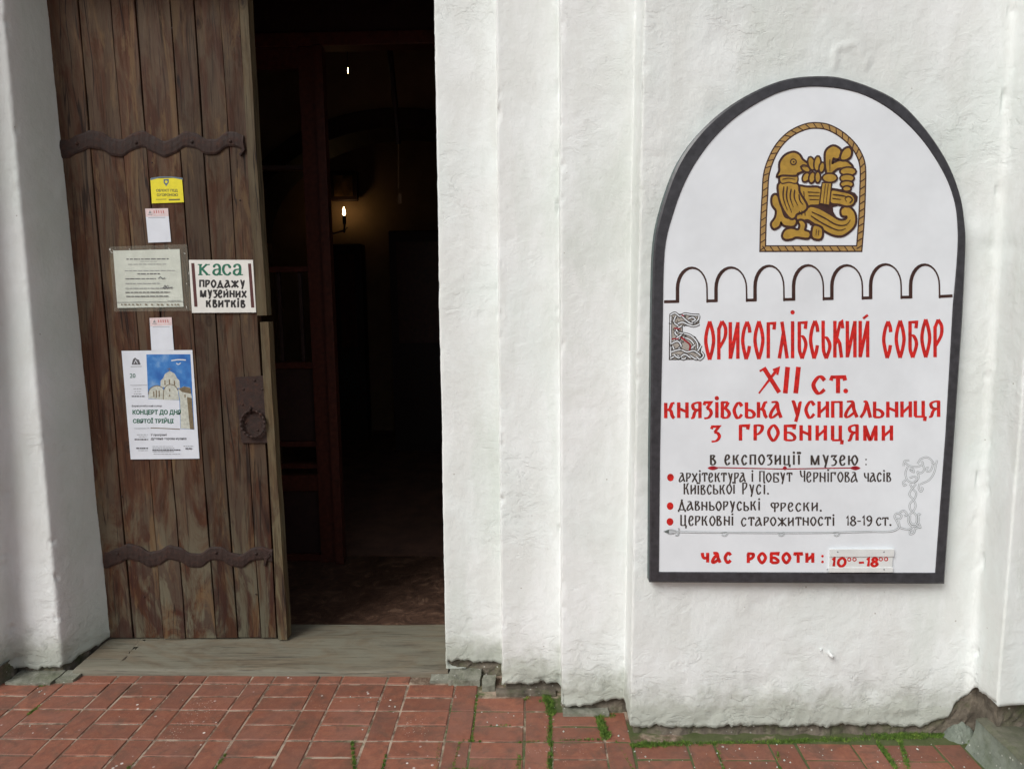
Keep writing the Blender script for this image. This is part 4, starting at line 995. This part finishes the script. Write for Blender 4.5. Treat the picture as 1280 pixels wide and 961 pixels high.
# interlace ornament at the right and along the foot
a = Art(YS_, .0006, .000025); d0 = lambda x, y: (1090+x/7.39, 550+y/7.39)
def vine(pts, w=2.5, f=None, closed=False, wi=.62, tp=None):
    q = [f(*p) for p in pts] if f else pts
    a.stroke(q, w, w, 0, smooth=True, closed=closed, taper=tp); a.stroke(q, w*wi, w*wi, 1, smooth=True, closed=closed, taper=tp)
for pts in ([(345, 183), (300, 190), (290, 235)], [(300, 200), (350, 235), (420, 240), (470, 215), (455, 190)], [(330, 240), (308, 300), (330, 370), (390, 385), (430, 340), (420, 290), (450, 300), (480, 270), (470, 225)],
            [(420, 215), (450, 170), (510, 155), (560, 200), (545, 270), (510, 285), (500, 255), (525, 250)], [(545, 195), (590, 215), (598, 180)], [(590, 215), (575, 290), (530, 360), (450, 400)], [(440, 395), (430, 440), (450, 470), (468, 445), (450, 430)],
            [(350, 270), (385, 290), (375, 260), (345, 275)], [(345, 345), (390, 330), (415, 355), (385, 385)], [(310, 365), (285, 385), (295, 415), (318, 400)],
            [(350, 400), (370, 440), (405, 480), (395, 530), (350, 580), (350, 630), (385, 665)], [(405, 400), (360, 455), (345, 500), (385, 550), (402, 600), (380, 650), (340, 690), (335, 750), (365, 790)],
            [(385, 665), (410, 700), (405, 760), (370, 770), (350, 740), (352, 690)], [(450, 685), (425, 680), (430, 740), (400, 790), (365, 785)], [(440, 800), (400, 810), (385, 850), (350, 862), (350, 830), (375, 830)], [(400, 770), (445, 800), (430, 760)],
            [(250, 800), (330, 820), (375, 795)], [(250, 800), (225, 740), (205, 700), (230, 670), (270, 690), (255, 720), (215, 715)], [(245, 670), (290, 645), (322, 680), (295, 695)], [(0, 838), (120, 840), (200, 830), (250, 795), (240, 740)]):
    vine(pts, 2.1, d0)
vine([(832, 664), (850, 664), (880, 664.5), (950, 665), (1020, 665), (1090, 663.5)], 2.0, None, wi=.55)
for x in (905, 976, 1045): vine([(x-4, 664.5), (x+4, 665.5), (x+1, 669), (x-3, 667.5)], 1.5, wi=.5)
vine([(831, 663.5), (838, 661), (846, 663.5), (838, 666.5), (831, 663.5)], 1.2, wi=.4); a.poly([(829, 663.3), (836, 661), (836, 666)], 0); vine([(848, 659), (849, 663), (847, 668), (844, 668)], 1.6, wi=.4)
a.build('vine_ornament', [GREYL, SIGNW], sign)
# hours plaque, its holder and screws
a_, b_ = W(1035.5, 713, YS_), W(1115.5, 685, YS_)
mb = MB(); mb.box(a_.x, b_.x, YS_-.006, YS_-.0003, a_.z, b_.z, b=.0015); hp = mb.build('hours_plaque', PLASTIC, sign)
lz = W(1075, 694, YS_).z; mb = MB(); mb.box(a_.x-.002, b_.x+.002, YS_-.010, YS_-.0062, lz, b_.z+.002, b=.001); mb.build('holder_rail', PLASTIC, hp)
lz2 = W(1075, 707.5, YS_).z; mb = MB(); mb.box(a_.x-.002, b_.x+.002, YS_-.009, YS_-.0062, a_.z-.002, lz2, b=.001); mb.build('holder_rail', PLASTIC, hp)
a = Art(YS_-.0062, .0003, .00003)
text(a, '10', 1039, 1056.5, 707, 707, 10.5, 3.6, 3.0, gap=.2, skew=.12); a.build('hours_lettering', RED, hp); a = Art(YS_-.0062, .0003, .00003); a.stroke([(1073.5, 702.5), (1080, 702.2)], 2.6, 2.6); a.build('hours_lettering', RED, hp); a = Art(YS_-.0062, .0003, .00003); text(a, '18', 1082.5, 1097, 707, 706.5, 10.5, 3.6, 3.0, gap=.15, skew=.10); a.build('hours_lettering', RED, hp); a = Art(YS_-.0062, .0003, .00003)
a.mb.V and a.build('hours_lettering', RED, hp)
for x, y in ((1061.5, 698.3), (1068, 698.3), (1101, 698), (1107.5, 698)):
    a = Art(YS_-.0062, .0003, .00003); a.stroke([(x+2.1*math.cos(k*.7), y+2.1*math.sin(k*.7)) for k in range(9)], 1.2, 1.2, closed=True); a.build('hours_lettering', RED, hp)
for x, y in ((1047, 689), (1105, 689), (1034, 711), (1105, 711)):
    r_ = MB(); r_.dome(W(x, y, YS_-.0103), .0028, h=.5); r_.build('screw', GREYT, hp, True)

# ------------------------------------------------------------------ papers and small signs on the door
YP = YD-.0045
def sheet(nm, q, mat, label, cat, group=None):
    c = W(sum(p[0] for p in q)/4, max(p[1] for p in q), YP); e_ = empty(nm, c); tag(e_, label, cat, group)
    quadmap(q, 'sheet' if nm != 'ticket_sign' else 'board', mat, e_, YP, .001 if nm != 'ticket_sign' else .004, .0008 if nm != 'ticket_sign' else .004); return e_
# yellow guard sticker
s_ = sheet('security_sticker', [(188, 223), (227.5, 222), (230, 252.5), (190, 254)], YEL, 'yellow guarded-property sticker at the top of the door notices', 'sticker')
a = Art(YP-.001, .0002); a.poly([(188, 223), (189, 222), (200, 220.3), (215, 220.3), (228.3, 222), (228.5, 224.5), (215, 221.8), (200, 222), (188.3, 225)], 0)
a.poly([(204.5, 223.5), (211, 223.5), (211, 228), (207.8, 232.5), (204.5, 228)], 0); a.disc(207.8, 227, 1.7, 1); a.build('crest', [BLUEG, YEL], s_)
fontmesh("ОБ'ЄКТ ПІД", 195, 236, 222, 240, YP-.001, .0004, OLIVE, 'lettering', s_, .03); fontmesh("ОХОРОНОЮ", 196, 241.5, 222.5, 245, YP-.001, .0004, OLIVE, 'lettering', s_, .03)
a = Art(YP-.001, .0002); a.stroke([(195, 249), (208, 248.7)], .7); a.stroke([(211, 249.5), (225, 249)], 1.8); tag(a.build('small_print', OLIVE, s_), kind='stuff')
# two small slips (their square codes are left off)
for q, lb in (([(181.5, 260.5), (210, 260), (214, 302), (185.5, 303)], 'small white and pink slip pasted above the plastic-sleeved notice'),
              ([(187, 397), (214.5, 396), (217.5, 437), (189.5, 438)], 'small white and pink slip pasted above the concert poster')):
    s_ = sheet('paper_slip', q, PAPER, lb, 'slip', 'small pink-headed slips on the door')
    x, y = q[0]; a = Art(YP-.001, .0002); a.poly([q[0], q[1], (q[1][0]+.8, q[1][1]+10), (q[0][0]+.8, q[0][1]+10.3)], 0)
    a.poly([(x+4, y+6), (x+6, y+2), (x+8, y+6)], 1); a.stroke([(x+3, y+7.5), (x+9, y+7.5)], .7, mat=1)
    for k in range(5): a.stroke([(x+11+k*2.9, y+2.2), (x+11.5+k*2.9, y+5.6)], 1.3, mat=2)
    a.stroke([(x+4, y+11.3), (x+25, y+11)], .45, mat=1); tag(a.build('header_print', [PINK, GREYT, PINKT], s_), kind='stuff')
# notice in a plastic sleeve
s_ = sheet('sleeved_notice', [(141.5, 313), (224.5, 311), (229.5, 383), (147, 384.5)], PAPERG, 'creased grey-white printed notice in a plastic sleeve beside the ticket sign', 'notice')
a = Art(YP-.001, .0002); rr_ = random.Random(3)
for y, x0, x1, wd, g_ in ((323.5, 158, 211, 1.2, 1), (326.5, 175, 196, .5, 0), (330, 160, 208, .7, 0), (338, 156, 219, .7, 0), (342, 172, 200, 1.0, 1), (348, 157, 195, .8, 1), (354, 157, 200, .7, 0), (360, 157, 216, .8, 0), (365, 157, 213, .9, 1), (370, 158, 212, .9, 1), (375.5, 210, 226, .4, 0)):
    x = x0
    while x < x1:
        l = rr_.uniform(2, 7); a.stroke([(x, y-.006*x+1), (min(x+l, x1), y-.006*x+1)], wd*1.25, mat=g_); x += l+rr_.uniform(.7, 1.4)
for x0, y0, x1, y1 in ((198, 348, 207, 347), (204, 359.5, 216, 358.5)): a.stroke([(x0, y0), (x0+3, y0-2.5), (x0+5, y0), (x1, y1)], .9, mat=1)
fontmesh('20', 205, 356, 211, 361, YP-.001, .0006, GREYD, 'lettering', s_)
x = 152
while x < 222:
    l = rr_.uniform(1, 3.2); a.stroke([(x, 380), (x+l, 380.4)], 1.6, mat=2); x += l+rr_.uniform(1.5, 5)
a.stroke([(146.5, 377.5), (229, 376.3)], .5, mat=1); tag(a.build('small_print', [GREYT, GREYD, SHADE], s_), kind='stuff')
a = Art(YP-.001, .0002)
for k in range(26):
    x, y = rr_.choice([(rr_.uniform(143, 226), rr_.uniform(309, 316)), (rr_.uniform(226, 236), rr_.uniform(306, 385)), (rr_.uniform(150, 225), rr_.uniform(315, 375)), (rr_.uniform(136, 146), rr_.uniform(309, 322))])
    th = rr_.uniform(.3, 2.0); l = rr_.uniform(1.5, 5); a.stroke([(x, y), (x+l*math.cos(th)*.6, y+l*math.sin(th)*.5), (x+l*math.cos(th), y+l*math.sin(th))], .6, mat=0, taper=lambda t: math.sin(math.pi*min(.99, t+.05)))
tag(a.build('painted_glint', [TICKW], s_), kind='stuff')  # highlights on the plastic sleeve, painted as white strokes
q = [(137, 308), (234, 305), (240, 388), (143, 389)]
t = NT('clear_sleeve_film'); t.rough(.12); t.b.inputs['Alpha'].default_value = .05; t.color((.75, .78, .65)); t.bump(t.noise(t.pos((1, 1, 1)), 45, 4, .6, 1), .003, .6); FILM = t.m
quadmap(q, 'plastic_sleeve', FILM, s_, YP, .0022, .0003)
# КАСА board
kb = sheet('ticket_sign', [(236.5, 324.5), (316.5, 324.5), (320.5, 390), (240.5, 390.5)], TICKW, 'white ticket office sign with green and black Cyrillic lettering', 'sign')
YK = YP-.004
a = Art(YK, .0003, .00003)
def ser(p, l=3.2, w_=1.3): a.stroke([(p[0]-l/2, p[1]), (p[0]+l/2, p[1])], w_, w_, 0)
def let(strs):
    for s__ in strs: a.stroke(s__, 3.1, 1.6, 0, smooth=len(s__) > 2, nib=5)
let([[(250.5, 330), (250.5, 343)], [(258.5, 330), (251, 337)], [(253, 336), (259.5, 343)]]); [ser(p, 5.5) for p in ((250, 330.3), (250.5, 343), (259.5, 330.3), (260, 343))]
for x in (267, 292+.5): 
    let([[(x, 332), (x+4, 330), (x+7.5, 333), (x+7.5, 343)], [(x+7, 336), (x+1.5, 337), (x, 341), (x+4, 343.3), (x+7.5, 340)]]); ser((x+9, 343), 4.5)
    a.disc(x+.6, 332.6, 1.6)
let([[(287.5, 334), (285, 330.6), (280.5, 331.5), (279, 336.5), (281, 341.5), (285, 343), (288.5, 340)]]); a.disc(287.3, 333.2, 1.7)
a.build('cash_lettering', GREENK, kb)
a = Art(YK, .0003, .00003)
a = Art(YK, .0003, .00003); text(a, 'ПРОДАЖУ', 249, 306, 358.5, 359, 8.5, 2.3, 2.0, gap=.26); a.build('sale_lettering', BLACK, kb); a = Art(YK, .0003, .00003); text(a, 'МУЗЕЙНИХ', 250, 308, 371, 371.5, 8.5, 2.3, 2.0, gap=.24); a.build('sale_lettering', BLACK, kb); a = Art(YK, .0003, .00003); text(a, 'КВИТКІВ', 258, 306.5, 383.3, 383.7, 8.5, 2.4, 2.1, gap=.28)
a.build('sale_lettering', BLACK, kb)
a = Art(YK, .0003); a.poly([(239, 328.5), (243, 328.5), (247, 383), (243, 383)]); a.build('side_stripe', MAROON, kb); a = Art(YK, .0003); a.poly([(310, 329), (313.8, 329), (318, 384), (314, 384)]); a.build('side_stripe', MAROON, kb)
# concert poster
s_ = sheet('concert_poster', [(152, 438), (240.5, 437), (249.5, 572.5), (163.5, 573.5)], PAPER, 'concert poster with a photo of a domed white church', 'poster')
pc = lambda x, y: (140+x/6.408, 430+y/6.408)
a = Art(YP-.001, .0002, .00002)
a.poly([pc(*p) for p in ((275, 80), (628, 78), (660, 682), (548, 675), (540, 448), (290, 436))], 0)
0 and a.poly([pc(*p) for p in ((285, 290), (310, 250), (345, 262), (385, 300), (360, 340), (300, 350))], 5, True)
a.poly([pc(*p) for p in ((388, 340), (390, 290), (410, 270), (425, 235), (462, 212), (500, 232), (522, 270), (540, 290), (545, 350))], 3)
a.poly([pc(*p) for p in ((412, 268), (430, 236), (462, 216), (498, 236), (516, 266))], 1)
a.poly([pc(*p) for p in ((290, 432), (293, 385), (315, 345), (355, 330), (400, 340), (420, 380), (420, 443))], 2)
a.poly([pc(*p) for p in ((412, 443), (415, 370), (435, 335), (465, 322), (505, 335), (528, 370), (540, 446))], 2)
a.poly([pc(*p) for p in ((530, 360), (575, 335), (625, 345), (640, 420), (655, 680), (550, 672), (545, 446))], 3)
a.poly([pc(*p) for p in ((600, 420), (640, 430), (658, 680), (625, 678))], 4); a.poly([pc(*p) for p in ((535, 355), (580, 335), (630, 350), (635, 395), (560, 380))], 4)
for L_ in ([(412, 440), (414, 372), (434, 334), (465, 320), (506, 333), (530, 370)], [(292, 400), (300, 362), (330, 338), (370, 330), (410, 350)]): a.stroke([pc(*p) for p in L_], 1.0, mat=4, smooth=True)
for x, y, h in ((335, 375, 45), (355, 365, 60), (378, 370, 50), (424, 285, 40), (460, 280, 40), (500, 290, 35), (462, 355, 22), (585, 400, 25), (462, 402, 14)): a.stroke([pc(x, y), pc(x+1, y+h)], 1.5, mat=4)
a.stroke([pc(458, 185), pc(461, 215)], .6, mat=4); a.stroke([pc(440, 197), pc(478, 196)], .5, mat=4)
a.stroke([pc(310, 668), pc(430, 672), pc(545, 678)], 1.0, mat=4)
a.build('church_picture', [PSKY, CREAM2, CREAM2, CREAM2, SHADE, paint('print_cloud', (.30, .44, .62), .4, .2, 40, 0)], s_)
a = Art(YP-.001, .0002); a.stroke([pc(475, 130), pc(530, 122), pc(592, 125)], 1.3, smooth=True); a.stroke([pc(515, 150), pc(532, 160), pc(550, 148)], 1.0, smooth=True)
a.build('header_print', TICKW, s_)
a = Art(YP-.001, .0002)
a.poly([pc(*p) for p in ((158, 162), (168, 120), (185, 105), (200, 118), (215, 122), (230, 162))], 0); a.stroke([pc(175, 155), pc(190, 125), pc(205, 155)], .8, mat=2); a.stroke([pc(150, 178), pc(238, 176)], .8, mat=1)
for y, x0, x1, wd in ((355, 172, 240, .7), (376, 180, 232, .7), (396, 176, 240, .8), (415, 158, 264, 1.3), (722, 200, 285, .7), (738, 215, 285, .6), (760, 182, 290, 1.6), (830, 195, 288, 1.6), (848, 210, 288, .5), (815, 325, 490, .4), (828, 325, 500, .5), (843, 325, 548, 1.3), (855, 325, 495, .7), (875, 335, 548, .5), (812, 575, 648, .6), (832, 590, 640, 1.5)):
    x = x0
    while x < x1:
        l = rr_.uniform(8, 26); a.stroke([pc(x, y), pc(min(x+l, x1), y)], wd, mat=1 if wd < 1.1 else 0); x += l+rr_.uniform(3, 7)
for y, x0, x1 in ((325, 148, 285), (670, 180, 300)): a.stroke([pc(x0, y), pc(x1, y-2)], .4, mat=1)
tag(a.build('small_print', [GREYD, GREYT, PAPER], s_), kind='stuff')
a0, a1 = pc(143, 232), pc(188, 268); fontmesh('20', a0[0], a0[1], a1[0], a1[1], YP-.001, .0005, GREENT, 'lettering', s_, .01)
for tx, r_ in (('Борисоглібський собор', (160, 484, 400, 502)), ('КОНЦЕРТ ДО ДНЯ', (165, 522, 552, 568)), ('СВЯТОЇ ТРІЙЦІ', (168, 586, 494, 636)), ('У програмі', (310, 712, 438, 736)), ('духовна хорова музика', (312, 746, 596, 768))):
    p0, p1 = pc(*r_[:2]), pc(*r_[2:]); fontmesh(tx, p0[0], p0[1], p1[0], p1[1], YP-.001, .0008, GREENT if r_[1] > 500 and r_[1] < 600 else GREYD, 'lettering', s_, .035 if tx.isupper() else .012)

# ------------------------------------------------------------------ moss in the joints and along the wall foot
mv, mf = [], []
def tuft(x, y, z, r, n, hmax):
    for _ in range(n):
        a_ = random.random()*6.283; q = r*math.sqrt(random.random()); bx, by = x+q*math.cos(a_), y+q*math.sin(a_); h = hmax*random.uniform(.35, 1); th = random.random()*6.283
        wx, wy = math.cos(th)*.0016, math.sin(th)*.0016; lx, ly = random.gauss(0, h*.45), random.gauss(0, h*.45); k = len(mv)
        mv.extend([(bx-wx, by-wy, z-.003), (bx+wx, by+wy, z-.003), (bx+wx*.5+lx*.5, by+wy*.5+ly*.5, z+h*.6), (bx+lx, by+ly, z+h)]); mf.append([k, k+1, k+2, k+3])
def strip(p0, p1, wdt, n, h):       # ground pixels
    A_, B_ = G(*p0), G(*p1); L_ = (B_-A_).length; k = max(2, int(L_/.012))
    for i_ in range(k):
        t_ = (i_+random.random())/k; c = A_.lerp(B_, t_); nz = float(vnoise(np.array([[c.x*14+50, c.y*14+50, 3.3]]))[0])
        if nz < -.5: continue
        tuft(c.x, c.y, -.003, wdt*(.7+.6*random.random()), int(n*(1+nz)), h*(.8+.5*max(0, nz)))
for p0, p1, wd, n_, h in (((650, 925), (648, 961), .006, 30, .010), ((690, 878), (686, 925), .006, 26, .010), ((688, 925), (687, 961), .007, 34, .012), ((596, 868), (590, 925), .004, 12, .006), ((549, 925), (545, 961), .004, 12, .006),
        ((575, 925), (566, 961), .003, 10, .006), ((600, 925), (578, 924), .004, 12, .006), ((790, 931), (862, 928), .011, 60, .012), ((862, 929), (1080, 922), .010, 20, .008), ((1080, 920), (1185, 916), .014, 60, .014), ((1190, 912), (1216, 922), .012, 70, .016), ((1208, 918), (1224, 945), .009, 60, .014),
        ((683, 868), (690, 893), .013, 60, .018), ((655, 872), (690, 877), .010, 34, .012), ((748, 895), (757, 919), .012, 60, .018), ((745, 893), (765, 894), .010, 36, .014), ((1096, 925), (1120, 960), .006, 26, .012), ((1125, 925), (1136, 961), .006, 26, .010), ((972, 938), (975, 961), .005, 20, .010),
        ((896, 930), (905, 961), .004, 12, .008), ((770, 925), (792, 961), .003, 8, .006), ((640, 925), (690, 925), .003, 8, .006), ((440, 925), (443, 961), .004, 20, .010), ((485, 930), (478, 961), .004, 16, .008), ((283, 940), (268, 961), .004, 16, .008), ((168, 950), (158, 961), .004, 12, .008),
        ((52, 857), (64, 849), .012, 40, .010), ((35, 892), (50, 880), .008, 20, .006), ((100, 887), (60, 887), .004, 8, .005), ((560, 960), (640, 959), .003, 8, .006), ((700, 924), (760, 923), .003, 7, .006), ((610, 905), (640, 905), .003, 8, .006)):
    strip(p0, p1, wd*1.35, int(n_*1.9), h*1.25)
strip((1196, 905), (1222, 900), .016, 26, .010)
tag(mk('moss', mv, mf, MOSS), 'green moss and grass growing in the joints and along the wall foot', kind='stuff')

# crumbs of fallen limewash and grit on the pavers near the wall
mb = MB(); rc = random.Random(5)
for _ in range(170):
    px = rc.choice([rc.uniform(560, 1220), rc.uniform(0, 1280), rc.uniform(780, 1220)]); py = (928 if px > 786 else 880 if px > 600 else 858)+abs(rc.gauss(0, 22)); c = G(px, min(py, 975), .001)
    if c.y > front_line(c.x)-.01 or c.x > 1.55: continue
    r0 = rc.choice([.0015, .002, .003, .0045])*rc.uniform(.7, 1.2); k = 6; V = [(c.x+r0*math.cos(j)*rc.uniform(.6, 1.2), c.y+r0*math.sin(j)*rc.uniform(.6, 1.3), -.001) for j in range(k)]+[(c.x, c.y, r0*.8)]
    mb.add(V, [[j, (j+1) % k, k] for j in range(k)])
tag(mb.build('plaster_crumbs', PL), 'scattered white crumbs of limewash on the red pavers', kind='stuff')
